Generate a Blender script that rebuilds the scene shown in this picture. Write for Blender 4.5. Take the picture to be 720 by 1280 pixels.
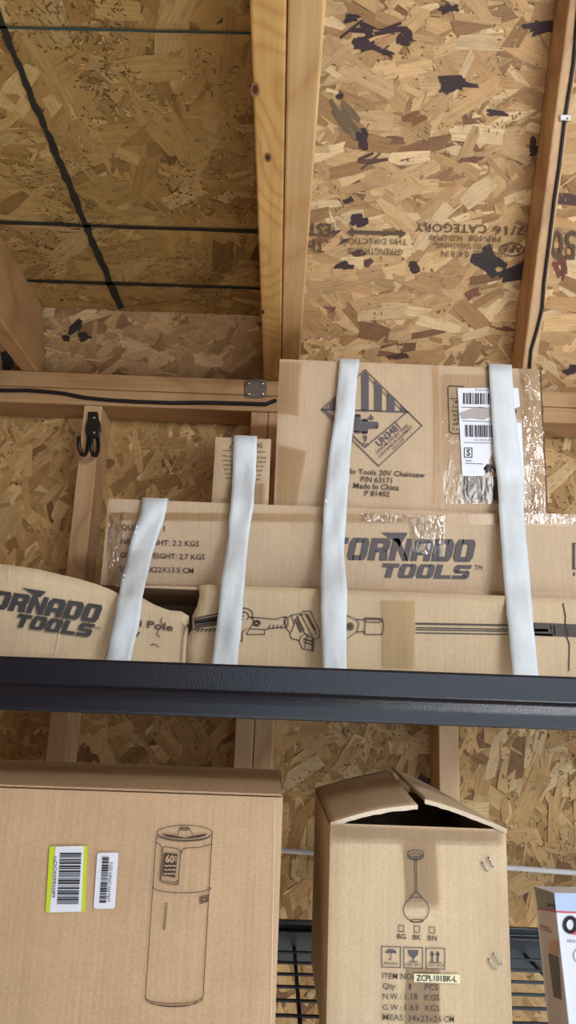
import bpy, bmesh, math, random
from mathutils import Vector, Matrix
from mathutils import noise as mnoise

random.seed(7)
scene = bpy.context.scene
for o in list(bpy.data.objects):
    bpy.data.objects.remove(o)
COL = scene.collection
H = 1.45          # eye height of the photographer above the floor

# ------------------------------------------------------------------ camera
PITCH, ROLL, YAW = math.radians(14.1), math.radians(2.06), math.radians(0.45)
FPX = 920.0
cf = Vector((math.sin(YAW)*math.cos(PITCH), math.cos(YAW)*math.cos(PITCH), math.sin(PITCH)))
cr0 = cf.cross(Vector((0, 0, 1))).normalized()
cu0 = cr0.cross(cf)
cr = cr0*math.cos(ROLL) + cu0*math.sin(ROLL)
cu = cu0*math.cos(ROLL) - cr0*math.sin(ROLL)
cam_d = bpy.data.cameras.new('camera')
cam_d.sensor_fit = 'VERTICAL'
cam_d.sensor_height = 36.0
cam_d.lens = FPX/1280.0*36.0
cam_d.clip_start = 0.02
cam = bpy.data.objects.new('camera', cam_d)
COL.objects.link(cam)
m = Matrix((cr, cu, -cf)).transposed().to_4x4()
m.translation = Vector((0, 0, H))
cam.matrix_world = m
scene.camera = cam

# ------------------------------------------------------------------ world, light, exposure
world = bpy.data.worlds.new('daylight')
scene.world = world
world.use_nodes = True
bg = world.node_tree.nodes['Background']
bg.inputs['Color'].default_value = (0.74, 0.86, 1.0, 1)
bg.inputs['Strength'].default_value = 2.35

def area(name, loc, target, sx, sy, power, col):
    d = bpy.data.lights.new(name, 'AREA')
    d.shape = 'RECTANGLE'
    d.size, d.size_y, d.energy, d.color = sx, sy, power, col
    o = bpy.data.objects.new(name, d)
    COL.objects.link(o)
    o.location = loc
    o.rotation_euler = (Vector(target)-Vector(loc)).to_track_quat('-Z', 'Y').to_euler()
    return o
sd = bpy.data.lights.new('sun', 'SUN')
sd.energy, sd.angle, sd.color = 17.0, math.radians(0.6), (1.0, 0.97, 0.93)
so = bpy.data.objects.new('sun', sd)
COL.objects.link(so)
so.rotation_euler = Vector((-0.12, 0.66, -0.75)).to_track_quat('-Z', 'Y').to_euler()
area('shop_lamp', (1.02, -0.30, H+0.72), (0.2, 1.2, H+0.2), 0.7, 0.28, 17, (0.92, 0.97, 1.0))

scene.view_settings.view_transform = 'Standard'
scene.view_settings.look = 'None'
scene.view_settings.exposure = 0.0
scene.view_settings.gamma = 1.0
scene.view_settings.use_curve_mapping = False

# ------------------------------------------------------------------ helpers: survey points
def ray(x, y):
    return cf*FPX + cr*(x-360) + cu*(640-y)
def at(x, y, Y):
    v = ray(x, y)
    return v*(Y/v.y)

class Front:                      # a surface facing the viewer at depth Y(px, py)
    n = Vector((0, -1, 0))
    def __init__(s, Y):
        s.Y = Y
    def p(s, x, y, lift=0.0008):
        Y = s.Y(x, y) if callable(s.Y) else s.Y
        return at(x, y, Y-lift)
class Plane:
    def __init__(s, o, n):
        s.o, s.n = Vector(o), Vector(n).normalized()
    def p(s, x, y, lift=0.0008):
        v = ray(x, y)
        q = s.o + s.n*lift
        return v*(q.dot(s.n)/v.dot(s.n))

# ------------------------------------------------------------------ helpers: mesh building
class MB:
    def __init__(s):
        s.v, s.f, s.m, s.sm = [], [], [], []
        s.tone, s.uv = {}, {}
    def add(s, verts, faces, mi=0, smooth=False):
        b = len(s.v)
        s.v += [Vector(q) for q in verts]
        for f in faces:
            s.f.append([b+i for i in f]); s.m.append(mi); s.sm.append(smooth)
    def poly(s, pts, mi=0):
        s.add(pts, [list(range(len(pts)))], mi)
    def box(s, x0, x1, y0, y1, z0, z1, mi=0):
        s.hexa([(x0,y0,z0),(x1,y0,z0),(x1,y1,z0),(x0,y1,z0),(x0,y0,z1),(x1,y0,z1),(x1,y1,z1),(x0,y1,z1)], mi)
    def hexa(s, c, mi=0):
        s.add(c, [(0,3,2,1),(4,5,6,7),(0,1,5,4),(1,2,6,5),(2,3,7,6),(3,0,4,7)], mi)
    def tube(s, pts, r, n=8, mi=0, caps=True):
        pts = [Vector(p) for p in pts]
        rings, prev = [], None
        for i, p in enumerate(pts):
            d = (pts[min(i+1, len(pts)-1)]-pts[max(i-1, 0)]).normalized()
            a = prev if prev is not None else (Vector((0,0,1)) if abs(d.z) < .9 else Vector((1,0,0)))
            a = (a-d*a.dot(d)).normalized()
            prev = a
            b = d.cross(a)
            rr = r[i] if isinstance(r, (list, tuple)) else r
            rings.append([p+(a*math.cos(2*math.pi*k/n)+b*math.sin(2*math.pi*k/n))*rr for k in range(n)])
        vs = [q for ring in rings for q in ring]
        fs = [(i*n+k, i*n+(k+1) % n, (i+1)*n+(k+1) % n, (i+1)*n+k) for i in range(len(pts)-1) for k in range(n)]
        if caps:
            fs += [tuple(range(n-1, -1, -1)), tuple((len(pts)-1)*n+k for k in range(n))]
        s.add(vs, fs, mi, True)
    def prism_x(s, prof, x0, x1, mi=0):             # closed (y,z) profile swept along X
        n = len(prof)
        vs = [(x0,y,z) for y, z in prof]+[(x1,y,z) for y, z in prof]
        fs = [(i, (i+1) % n, n+(i+1) % n, n+i) for i in range(n)]
        fs += [tuple(range(n-1, -1, -1)), tuple(range(n, 2*n))]
        s.add(vs, fs, mi)
    def sheet(s, rows, thick, nrm=Vector((0,1,0)), mi=0):   # rows of points; solid sheet of given thickness
        R, C = len(rows), len(rows[0])
        a = [Vector(p) for r in rows for p in r]
        vs = a+[p+Vector(nrm)*thick for p in a]
        N = R*C
        fs = []
        for i in range(R-1):
            for j in range(C-1):
                q = (i*C+j, i*C+j+1, (i+1)*C+j+1, (i+1)*C+j)
                fs += [q, tuple(N+k for k in reversed(q))]
        rim = [j for j in range(C)]+[i*C+C-1 for i in range(1, R)]+[(R-1)*C+j for j in range(C-2, -1, -1)]+[i*C for i in range(R-2, 0, -1)]
        for k in range(len(rim)):
            u, w = rim[k], rim[(k+1) % len(rim)]
            fs.append((u, N+u, N+w, w))
        s.add(vs, fs, mi, True)

def obj(name, mb, mats, parent=None, bevel=0, seg=2, recalc=True, autosmooth=False):
    me = bpy.data.meshes.new(name)
    off = Vector((0, 0, 0))
    if parent is not None:
        r = parent
        while r.parent:
            r = r.parent
        off = r.location
    me.from_pydata([tuple(q-off) for q in mb.v], [], mb.f)
    if not isinstance(mats, (list, tuple)):
        mats = [mats]
    for mt in mats:
        me.materials.append(mt)
    me.polygons.foreach_set('material_index', mb.m)
    me.polygons.foreach_set('use_smooth', mb.sm)
    if recalc:
        bm = bmesh.new(); bm.from_mesh(me)
        bmesh.ops.recalc_face_normals(bm, faces=bm.faces)
        bm.to_mesh(me); bm.free()
    me.update()
    o = bpy.data.objects.new(name, me)
    COL.objects.link(o)
    if parent is not None:
        o.parent = parent
    if bevel:
        md = o.modifiers.new('edge', 'BEVEL')
        md.width, md.segments, md.limit_method, md.angle_limit = bevel, seg, 'ANGLE', math.radians(40)
    return o
def thing(name, label, cat, loc, group=None):
    o = bpy.data.objects.new(name, None)
    o.empty_display_size = 0.05
    COL.objects.link(o)
    o.location = loc
    return tag(o, label, cat, group)
def tag(o, label, cat, group=None):
    o['label'], o['category'] = label, cat
    if group:
        o['group'] = group
    return o
def struct(o):
    o['kind'] = 'structure'
    return o

# ------------------------------------------------------------------ helpers: print on surfaces
_txt = {}
def glyphs(s, bold):
    key = (s, bold)
    if key not in _txt:
        cu_ = bpy.data.curves.new('t', 'FONT')
        cu_.body = s
        cu_.offset = bold
        cu_.resolution_u = 2
        to = bpy.data.objects.new('t', cu_)
        COL.objects.link(to)
        dg = bpy.context.evaluated_depsgraph_get()
        me = bpy.data.meshes.new_from_object(to.evaluated_get(dg))
        vs = [(q.co.x, q.co.y) for q in me.vertices]
        fs = [tuple(p.vertices) for p in me.polygons]
        bpy.data.objects.remove(to); bpy.data.curves.remove(cu_); bpy.data.meshes.remove(me)
        _txt[key] = (vs, fs)
    return _txt[key]
CAP = 0.70        # cap height of the built-in face relative to its size
def text(mb, surf, s, a, b, h, bold=0.0, shear=0.0, mi=0, lift=0.0009):
    """lettering whose baseline runs from pixel a to pixel b with cap height h (pixels)"""
    vs, fs = glyphs(s, bold)
    if not vs:
        return
    x0, x1 = min(q[0] for q in vs), max(q[0] for q in vs)
    A, B = Vector(a), Vector(b)
    d = B-A
    up = Vector((d.y, -d.x)).normalized()        # image y runs down
    out = []
    for x, y in vs:
        t = (x-x0)/(x1-x0)
        yy = y/CAP*h
        q = A+d*t+up*yy+d.normalized()*shear*yy
        out.append(surf.p(q.x, q.y, lift))
    mb.add(out, fs, mi)
def quad(mb, surf, pts, mi=0, lift=0.0008):
    mb.poly([surf.p(x, y, lift) for x, y in pts], mi)
def rect(mb, surf, x0, y0, x1, y1, mi=0, lift=0.0008):
    quad(mb, surf, [(x0,y1),(x1,y1),(x1,y0),(x0,y0)], mi, lift)
def stroke(mb, surf, pts, w, mi=0, lift=0.0009, closed=False):
    pts = [Vector(q) for q in pts]
    if closed:
        pts = pts+[pts[0]]
    for i in range(len(pts)-1):
        a, b = pts[i], pts[i+1]
        d = (b-a)
        if d.length < 1e-6:
            continue
        d.normalize()
        n = Vector((-d.y, d.x))*w*0.5
        e = d*w*0.3
        quad(mb, surf, [a-e+n, a-e-n, b+e-n, b+e+n], mi, lift)
def arc(cx, cy, rx, ry, a0=0, a1=360, n=28, rot=0.0):
    out = []
    for k in range(n+1):
        t = math.radians(a0+(a1-a0)*k/n)
        x, y = rx*math.cos(t), ry*math.sin(t)
        c, s_ = math.cos(math.radians(rot)), math.sin(math.radians(rot))
        out.append((cx+x*c-y*s_, cy+x*s_+y*c))
    return out
def fill(mb, surf, pts, mi=0, lift=0.0008):
    mb.poly([surf.p(x, y, lift) for x, y in pts], mi)
def barcode(mb, surf, a, b, down, n, mi=0, lift=0.0012, seed=1):
    """bars spread from pixel a to pixel b; every bar runs along `down`"""
    rnd = random.Random(seed)
    A, B, D = Vector(a), Vector(b), Vector(down)
    t = 0.0
    ws = []
    while len(ws) < n:
        ws.append((rnd.choice((1, 1, 2, 3)), rnd.choice((1, 1, 2))))
    tot = sum(p+q for p, q in ws)
    for p, q in ws:
        u0, u1 = t/tot, (t+p)/tot
        P, Q = A+(B-A)*u0, A+(B-A)*u1
        quad(mb, surf, [P+D, Q+D, Q, P], mi, lift)
        t += p+q

# heavy italic block lettering of the tool maker's mark; polygons in a unit cell
def _r(x0, y0, x1, y1):
    return [(x0,y0),(x1,y0),(x1,y1),(x0,y1)]
BLOCK = {
 'T': [_r(0,.72,1,1), _r(.33,0,.70,.75)],
 'O': [[(.0,.2),(.12,.0),(.36,.0),(.36,1),(.12,1),(0,.8)], [(.64,0),(.88,0),(1,.2),(1,.8),(.88,1),(.64,1)], _r(.3,0,.7,.22), _r(.3,.78,.7,1)],
 'R': [_r(0,0,.36,1), [(.3,.76),(.3,1),(.86,1),(1,.85),(1,.76)], [(.66,.8),(.66,.42),(.9,.42),(1,.55),(1,.8)], _r(.3,.36,.9,.58), [(.60,0),(1,0),(.94,.42),(.56,.42)]],
 'N': [_r(0,0,.32,1), _r(.70,0,1,1), [(.0,1),(.30,1),(1,0),(.72,0)]],
 'A': [[(0,0),(.34,0),(.34,.85),(.34,1),(.16,1),(0,.8)], [(.66,0),(1,0),(1,.8),(.86,1),(.66,1)], _r(.3,.76,.7,1), _r(.3,.26,.7,.48)],
 'D': [_r(0,0,.36,1), [(.64,0),(.86,0),(1,.22),(1,.78),(.86,1),(.64,1)], _r(.3,0,.7,.22), _r(.3,.78,.7,1)],
 'L': [_r(0,0,.38,1), _r(.3,0,1,.26)],
 'S': [[(0,.26),(0,0),(.86,0),(1,.14),(1,.26)], [(.64,.2),(1,.2),(1,.46),(.88,.6),(.64,.6)], [(.1,.40),(.9,.40),(.9,.60),(.1,.60)], [(0,.52),(.36,.42),(.36,.8),(0,.8)], [(0,.74),(1,.74),(1,1),(.14,1),(0,.88)]],
}
def block_word(mb, surf, word, a, b, h, shear, gap=0.10, mi=0, skip=0, lift=0.0009):
    A, B = Vector(a), Vector(b)
    d = B-A
    up = Vector((d.y, -d.x)).normalized()
    n = len(word)
    w = 1.0/(n+gap*(n-1))
    for i, ch in enumerate(word):
        if i < skip:
            continue
        for pl in BLOCK[ch]:
            pts = []
            for x, y in pl:
                t = i*w*(1+gap)+x*w
                q = A+d*t+up*y*h+d.normalized()*shear*y*h
                pts.append(q)
            fill(mb, surf, pts, mi, lift)

# ------------------------------------------------------------------ materials
def lin(r, g, b):
    f = lambda c: ((c/255+0.055)/1.055)**2.4 if c > 10 else c/255/12.92
    return (f(r), f(g), f(b), 1)
def newmat(name):
    mt = bpy.data.materials.new(name)
    mt.use_nodes = True
    nt = mt.node_tree
    return mt, nt, nt.nodes['Principled BSDF']
def flat(name, col, rough=0.6, metal=0.0, bump=0, bscale=300):
    mt, nt, p = newmat(name)
    p.inputs['Base Color'].default_value = col
    p.inputs['Roughness'].default_value = rough
    p.inputs['Metallic'].default_value = metal
    if bump:
        tc = nt.nodes.new('ShaderNodeTexCoord'); nz = nt.nodes.new('ShaderNodeTexNoise'); bp = nt.nodes.new('ShaderNodeBump')
        nz.inputs['Scale'].default_value = bscale; nz.inputs['Detail'].default_value = 2
        bp.inputs['Strength'].default_value = bump; bp.inputs['Distance'].default_value = 0.002
        nt.links.new(tc.outputs['Object'], nz.inputs['Vector']); nt.links.new(nz.outputs['Fac'], bp.inputs['Height'])
        nt.links.new(bp.outputs['Normal'], p.inputs['Normal'])
    return mt
def mixcol(nt, fac, a, b, mode='MIX'):
    n = nt.nodes.new('ShaderNodeMix'); n.data_type = 'RGBA'; n.blend_type = mode
    for v, i in ((fac, 0), (a, 6), (b, 7)):
        if isinstance(v, (int, float)):
            n.inputs[i].default_value = v
        elif isinstance(v, tuple):
            n.inputs[i].default_value = v
        else:
            nt.links.new(v, n.inputs[i])
    return n.outputs[2]
def noise(nt, vec, scale, detail=3, rough=0.6, dist=0.0):
    n = nt.nodes.new('ShaderNodeTexNoise')
    n.inputs['Scale'].default_value, n.inputs['Detail'].default_value, n.inputs['Roughness'].default_value = scale, detail, rough
    n.inputs['Distortion'].default_value = dist
    nt.links.new(vec, n.inputs['Vector'])
    return n.outputs['Fac']
def mapping(nt, vec, sc, loc=(0,0,0)):
    n = nt.nodes.new('ShaderNodeMapping')
    n.inputs['Scale'].default_value = sc; n.inputs['Location'].default_value = loc
    nt.links.new(vec, n.inputs['Vector'])
    return n.outputs['Vector']
def ramp(nt, fac, stops):
    n = nt.nodes.new('ShaderNodeValToRGB')
    el = n.color_ramp.elements
    el[0].position, el[0].color = stops[0]
    el[1].position, el[1].color = stops[-1]
    for pz, c in stops[1:-1]:
        e = el.new(pz); e.color = c
    nt.links.new(fac, n.inputs['Fac'])
    return n.outputs['Color']
G = lambda v: (v, v, v, 1)

def cardboard(name, col, flute='X', rough=0.78):
    mt, nt, p = newmat(name)
    tc = nt.nodes.new('ShaderNodeTexCoord').outputs['Object']
    fine = ramp(nt, noise(nt, tc, 420, 2), [(.3, G(.90)), (.7, G(1.06))])
    big = ramp(nt, noise(nt, tc, 9, 3), [(.3, G(.92)), (.7, G(1.05))])
    st = (160, 8, 8) if flute == 'X' else (8, 8, 160)
    fib = ramp(nt, noise(nt, mapping(nt, tc, st), 1.0, 2), [(.3, G(.95)), (.7, G(1.04))])
    c = mixcol(nt, 1.0, col, fine, 'MULTIPLY')
    c = mixcol(nt, 1.0, c, big, 'MULTIPLY')
    c = mixcol(nt, 1.0, c, fib, 'MULTIPLY')
    nt.links.new(c, p.inputs['Base Color'])
    p.inputs['Roughness'].default_value = rough
    w = nt.nodes.new('ShaderNodeTexWave')
    w.bands_direction = 'X' if flute == 'X' else 'Z'
    w.inputs['Scale'].default_value = 42; w.inputs['Distortion'].default_value = 0.3
    nt.links.new(tc, w.inputs['Vector'])
    b1 = nt.nodes.new('ShaderNodeBump'); b1.inputs['Strength'].default_value = 0.10; b1.inputs['Distance'].default_value = 0.0008
    nt.links.new(w.outputs['Fac'], b1.inputs['Height'])
    b2 = nt.nodes.new('ShaderNodeBump'); b2.inputs['Strength'].default_value = 0.25; b2.inputs['Distance'].default_value = 0.004
    nt.links.new(noise(nt, tc, 22, 3), b2.inputs['Height']); nt.links.new(b1.outputs['Normal'], b2.inputs['Normal'])
    nt.links.new(b2.outputs['Normal'], p.inputs['Normal'])
    return mt
def film(name, tint, gloss=0.10, rough=0.12, wr=60, strength=0.6):
    """clear packing tape: tinted see-through film with wrinkled gloss"""
    mt, nt, p = newmat(name)
    out = nt.nodes['Material Output']
    nt.nodes.remove(p)
    tc = nt.nodes.new('ShaderNodeTexCoord').outputs['Object']
    tr = nt.nodes.new('ShaderNodeBsdfTransparent'); tr.inputs['Color'].default_value = tint
    gl = nt.nodes.new('ShaderNodeBsdfGlossy'); gl.inputs['Roughness'].default_value = rough
    bp = nt.nodes.new('ShaderNodeBump'); bp.inputs['Strength'].default_value = strength; bp.inputs['Distance'].default_value = 0.006
    nt.links.new(noise(nt, mapping(nt, tc, (1.6, 1, .7)), wr, 3, .55, 1.2), bp.inputs['Height'])
    nt.links.new(bp.outputs['Normal'], gl.inputs['Normal'])
    fr = nt.nodes.new('ShaderNodeFresnel'); fr.inputs['IOR'].default_value = 1.5
    nt.links.new(bp.outputs['Normal'], fr.inputs['Normal'])
    mm = nt.nodes.new('ShaderNodeMath'); mm.operation = 'MULTIPLY_ADD'
    mm.inputs[1].default_value = 1.0; mm.inputs[2].default_value = gloss
    nt.links.new(fr.outputs['Fac'], mm.inputs[0])
    mx = nt.nodes.new('ShaderNodeMixShader')
    nt.links.new(mm.outputs[0], mx.inputs['Fac']); nt.links.new(tr.outputs[0], mx.inputs[1]); nt.links.new(gl.outputs[0], mx.inputs[2])
    nt.links.new(mx.outputs[0], out.inputs['Surface'])
    return mt
def wood(name, light, dark, axis, ring=30, loc=(0,0,0), contrast=1.0):
    mt, nt, p = newmat(name)
    tc = nt.nodes.new('ShaderNodeTexCoord').outputs['Object']
    sc = {'X': (1.2, 34, 34), 'Y': (34, 1.2, 34), 'Z': (34, 34, 1.2)}[axis]
    v = mapping(nt, tc, sc, loc)
    warp = noise(nt, mapping(nt, tc, tuple(q*.12 if q > 5 else q*1.6 for q in sc), loc), 1.0, 2)
    mul = nt.nodes.new('ShaderNodeMath'); mul.operation = 'MULTIPLY'; mul.inputs[1].default_value = ring
    nt.links.new(warp, mul.inputs[0])
    sn = nt.nodes.new('ShaderNodeMath'); sn.operation = 'PINGPONG'; sn.inputs[1].default_value = 1.0
    nt.links.new(mul.outputs[0], sn.inputs[0])
    rings = ramp(nt, sn.outputs[0], [(0, G(0)), (.55, G(.25)), (1, G(1))])
    grain = noise(nt, v, 3.0, 4, .65)
    c = mixcol(nt, rings, light, dark)
    c = mixcol(nt, 1.0, c, ramp(nt, grain, [(.3, G(1-.16*contrast)), (.7, G(1+.08*contrast))]), 'MULTIPLY')
    c = mixcol(nt, 1.0, c, ramp(nt, noise(nt, tc, 5, 2), [(.3, G(.90)), (.7, G(1.05))]), 'MULTIPLY')
    nt.links.new(c, p.inputs['Base Color'])
    p.inputs['Roughness'].default_value = 0.62
    bp = nt.nodes.new('ShaderNodeBump'); bp.inputs['Strength'].default_value = 0.15; bp.inputs['Distance'].default_value = 0.001
    nt.links.new(grain, bp.inputs['Height']); nt.links.new(bp.outputs['Normal'], p.inputs['Normal'])
    return mt
def osb(name, weave=0.0):
    mt, nt, p = newmat(name)
    at_ = nt.nodes.new('ShaderNodeAttribute'); at_.attribute_name = 'tone'
    uv = nt.nodes.new('ShaderNodeUVMap').outputs['UV']
    tc = nt.nodes.new('ShaderNodeTexCoord').outputs['Object']
    g1 = noise(nt, mapping(nt, uv, (9, 330, 1)), 1.0, 3, .6)
    g2 = noise(nt, mapping(nt, uv, (30, 70, 1)), 1.0, 3, .6)
    c = mixcol(nt, 1.0, at_.outputs['Color'], ramp(nt, g1, [(.28, G(.74)), (.5, G(.98)), (.75, G(1.12))]), 'MULTIPLY')
    c = mixcol(nt, 1.0, c, ramp(nt, g2, [(.25, G(.74)), (.48, G(1.0)), (.8, G(1.10))]), 'MULTIPLY')
    sp = ramp(nt, noise(nt, tc, 150, 3, .7), [(.28, G(.35)), (.36, G(1))])
    c = mixcol(nt, 0.55, c, sp, 'MULTIPLY')
    nt.links.new(c, p.inputs['Base Color'])
    p.inputs['Roughness'].default_value = 0.66
    bp = nt.nodes.new('ShaderNodeBump'); bp.inputs['Strength'].default_value = 0.3; bp.inputs['Distance'].default_value = 0.0015
    nt.links.new(g1, bp.inputs['Height']); nt.links.new(bp.outputs['Normal'], p.inputs['Normal'])
    return mt

M_osb = osb('oriented_strand_board')
M_card_plain = cardboard('cardboard_tan', lin(200,174,143))
M_card_grey = cardboard('cardboard_greyish', lin(202,177,147))
M_card_warm = cardboard('cardboard_brown', lin(196,164,128))
M_card_pale = cardboard('cardboard_pale', lin(208,184,149))
M_card_rough = cardboard('cardboard_worn', lin(192,166,134), 'Z')
M_flute = flat('torn_flute_edge', lin(222,206,180), .9, bump=.5, bscale=500)
M_inside_shade = cardboard('cardboard_inside_shade', lin(120,92,66))  # same card, darkened: the shade inside the box is put into its colour
M_ink = flat('grey_ink', lin(92,86,88), .7)
M_ink_dark = flat('black_ink', lin(58,54,54), .7)
M_ink_text = flat('brown_black_ink', lin(80,70,63), .7)
M_line = flat('fine_print_line', lin(70,54,40), .7)
M_tape_brown = film('brown_tint_tape', (.985,.925,.83,1), .0, .3, 18, .10)
M_tape_clear = film('clear_tape', (.97,.94,.90,1), .0, .16, 30, .30)
M_tape_wrinkled = film('wrinkled_clear_tape', (.96,.93,.88,1), .06, .10, 42, .9)
M_tape_yellow = film('yellow_tape', (.95,.87,.66,1), .02, .30, 16, .22)
M_white = flat('white_label_paper', lin(226,229,238), .45)
M_lime = flat('lime_label_edge', lin(196,214,40), .5)
M_black_print = flat('label_black_print', lin(40,40,48), .6)
M_black_plastic = flat('black_plastic', lin(26,26,28), .4)
M_cable = flat('black_cable_rubber', lin(20,20,22), .5)
M_wcable = flat('white_cable_sheath', lin(225,222,220), .45)
M_beam = flat('black_hammered_powdercoat', lin(19,24,35), .26, bump=.24, bscale=620)
M_beam.node_tree.nodes['Principled BSDF'].inputs['Specular IOR Level'].default_value = .6
M_wire = flat('black_wire', lin(34,36,44), .4)
M_zinc = flat('galvanised_steel', lin(140,132,124), .45, .8, bump=.3, bscale=60)
M_steel = flat('bright_steel', lin(190,188,185), .3, 1.0)
M_crayon = flat('dark_green_marker', lin(42,40,30), .8)
M_teal = flat('teal_chalk_line', lin(58,78,70), .8)
M_stamp = flat('grey_stamp_ink', lin(92,76,58), .8)
M_knot = flat('dark_knot', lin(70,42,26), .7)
M_knot_ring = flat('knot_ring', lin(150,100,56), .7)

def strap_mat():
    mt, nt, p = newmat('white_strip_tape')
    tc = nt.nodes.new('ShaderNodeTexCoord').outputs['Object']
    c = mixcol(nt, ramp(nt, noise(nt, tc, 14, 3), [(.3, G(0)), (.7, G(1))]), lin(206,214,218), lin(226,233,236))
    nt.links.new(c, p.inputs['Base Color'])
    p.inputs['Roughness'].default_value = .55
    p.inputs['Alpha'].default_value = .93
    bp = nt.nodes.new('ShaderNodeBump'); bp.inputs['Strength'].default_value = .35; bp.inputs['Distance'].default_value = .004
    nt.links.new(noise(nt, mapping(nt, tc, (1.5,1,.6)), 30, 3, .5, .8), bp.inputs['Height'])
    nt.links.new(bp.outputs['Normal'], p.inputs['Normal'])
    return mt
M_strap = strap_mat()

# ------------------------------------------------------------------ oriented strand board panels
PAL_WALL = [((208,170,114), 5), ((198,158,102), 7), ((186,146,90), 6), ((168,126,74), 3), ((218,186,134), 3), ((138,98,58), .9), ((90,62,44), .06)]
PAL_ROOF = [((208,170,118), 6), ((195,156,104), 7), ((182,142,92), 6), ((160,120,74), 3), ((220,188,140), 3.5), ((130,90,56), .8), ((84,56,46), .03)]
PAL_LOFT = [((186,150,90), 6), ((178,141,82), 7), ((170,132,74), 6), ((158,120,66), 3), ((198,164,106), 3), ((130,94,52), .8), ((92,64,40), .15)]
def pick(pal, rnd):
    t = rnd.random()*sum(w for _, w in pal)
    for c, w in pal:
        t -= w
        if t <= 0:
            break
    k = rnd.uniform(.93, 1.07)
    return lin(min(255, c[0]*k), min(255, c[1]*k), min(255, c[2]*k))
def osb_panel(name, O, eu, ev, W, Hh, pal, dens, angle, spread, seed, thick=0.011, big=1.0, crumbs=0, extra=None, deep=1.0, light=.2):
    """O = corner, eu/ev = in-plane unit vectors, normal eu x ev faces the room"""
    rnd = random.Random(seed)
    O, eu, ev = Vector(O), Vector(eu), Vector(ev)
    n = eu.cross(ev)
    V, F, T, UV = [], [], [], []
    def P(u, v, h):
        return O+eu*min(max(u, 0), W)+ev*min(max(v, 0), Hh)+n*h
    def face(vs, tone, uvs):
        b = len(V)
        V.extend(vs); F.append(tuple(range(b, b+len(vs)))); T.append(tone); UV.extend(uvs)
    base = pal[3][0]
    c8 = [P(0,0,-thick), P(W,0,-thick), P(W,Hh,-thick), P(0,Hh,-thick), P(0,0,0), P(W,0,0), P(W,Hh,0), P(0,Hh,0)]
    for f in ((0,3,2,1),(4,5,6,7),(0,1,5,4),(1,2,6,5),(2,3,7,6),(3,0,4,7)):
        face([c8[i] for i in f], lin(*base), [(0,0),(W,0),(W,Hh),(0,Hh)])
    def flake(u, v, L, w, a, tone, h, tilt=.006):
        ca, sa = math.cos(a), math.sin(a)
        ta, tb = rnd.uniform(-tilt, tilt), rnd.uniform(-tilt, tilt)*2
        sk = rnd.uniform(-.25, .25)
        pts = [(-L/2+rnd.uniform(-.05,.05)*L, -w/2), (0, -w/2*rnd.uniform(.85,1.15)), (L/2+rnd.uniform(-.05,.05)*L, -w/2*rnd.uniform(.55,1.0)),
               (L/2+rnd.uniform(-.09,.09)*L, -w*.12), (L/2+rnd.uniform(-.09,.05)*L, w/2*rnd.uniform(.55,1)), (0, w/2*rnd.uniform(.85,1.15)),
               (-L/2+rnd.uniform(-.09,.05)*L, w/2*rnd.uniform(.6,1)), (-L/2+rnd.uniform(-.06,.06)*L, w*.1)]
        ou, ov = rnd.uniform(0, 50), rnd.uniform(0, 50)
        vs, us = [], []
        for x, y in pts:
            x2 = x+sk*y
            vs.append(P(u+x2*ca-y*sa, v+x2*sa+y*ca, max(.0001, h+ta*x2+tb*y)))
            us.append((ou+x2, ov+y))
        face(vs, tone, us)
    A = W*Hh
    N = int(A*dens)
    for i in range(N):
        r = rnd.random()
        if r < .62:
            L, w = rnd.uniform(.055,.125)*big, rnd.uniform(.012,.034)*big
        elif r < .85:
            L, w = rnd.uniform(.03,.07)*big, rnd.uniform(.006,.016)*big
        else:
            L, w = rnd.uniform(.02,.06)*big, rnd.uniform(.0015,.005)
        a = angle+rnd.gauss(0, spread)
        flake(rnd.uniform(0,W), rnd.uniform(0,Hh), L, w, a, pick(pal, rnd), rnd.uniform(.0004,.0022)*deep)
    top = .0024*deep
    for i in range(int(A*crumbs)):
        u, v = rnd.uniform(0,W), rnd.uniform(0,Hh)
        if mnoise.noise(Vector((u*9, v*9, seed)))+.5*mnoise.noise(Vector((u*25, v*25, seed))) < rnd.uniform(-.1,.5):
            continue
        dk = rnd.random()
        k = rnd.uniform(.9,1.1)
        tone = lin(108*k,80*k,50*k) if dk < .3 else (lin(142*k,106*k,64*k) if dk < 1-light else lin(206*k,170*k,118*k))
        flake(u, v, rnd.uniform(.002,.009), rnd.uniform(.0008,.0026), rnd.uniform(0,3.14), tone, top+rnd.uniform(.0002,.0004), .001)
    if extra:
        for (u, v, L, w, a, c) in extra:
            
                for q_ in range(7):
                    kk = rnd.uniform(.88,1.12)
                    flake(u+rnd.gauss(0,.16)*L*math.cos(a)-rnd.gauss(0,.22)*w*math.sin(a), v+rnd.gauss(0,.16)*L*math.sin(a)+rnd.gauss(0,.22)*w*math.cos(a), L*rnd.uniform(.45,.85), w*rnd.uniform(.35,.8), a+rnd.gauss(0,.22), lin(*[z*kk for z in c]), top+.0006+.00004*q_, .001)
    me = bpy.data.meshes.new(name)
    me.from_pydata([tuple(q) for q in V], [], F)
    me.materials.append(M_osb)
    ly = me.uv_layers.new(name='UVMap')
    ly.data.foreach_set('uv', [c for q in UV for c in q])
    at_ = me.attributes.new('tone', 'FLOAT_COLOR', 'FACE')
    at_.data.foreach_set('color', [c for t in T for c in t])
    o = bpy.data.objects.new(name, me)
    COL.objects.link(o)
    return struct(o)

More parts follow.
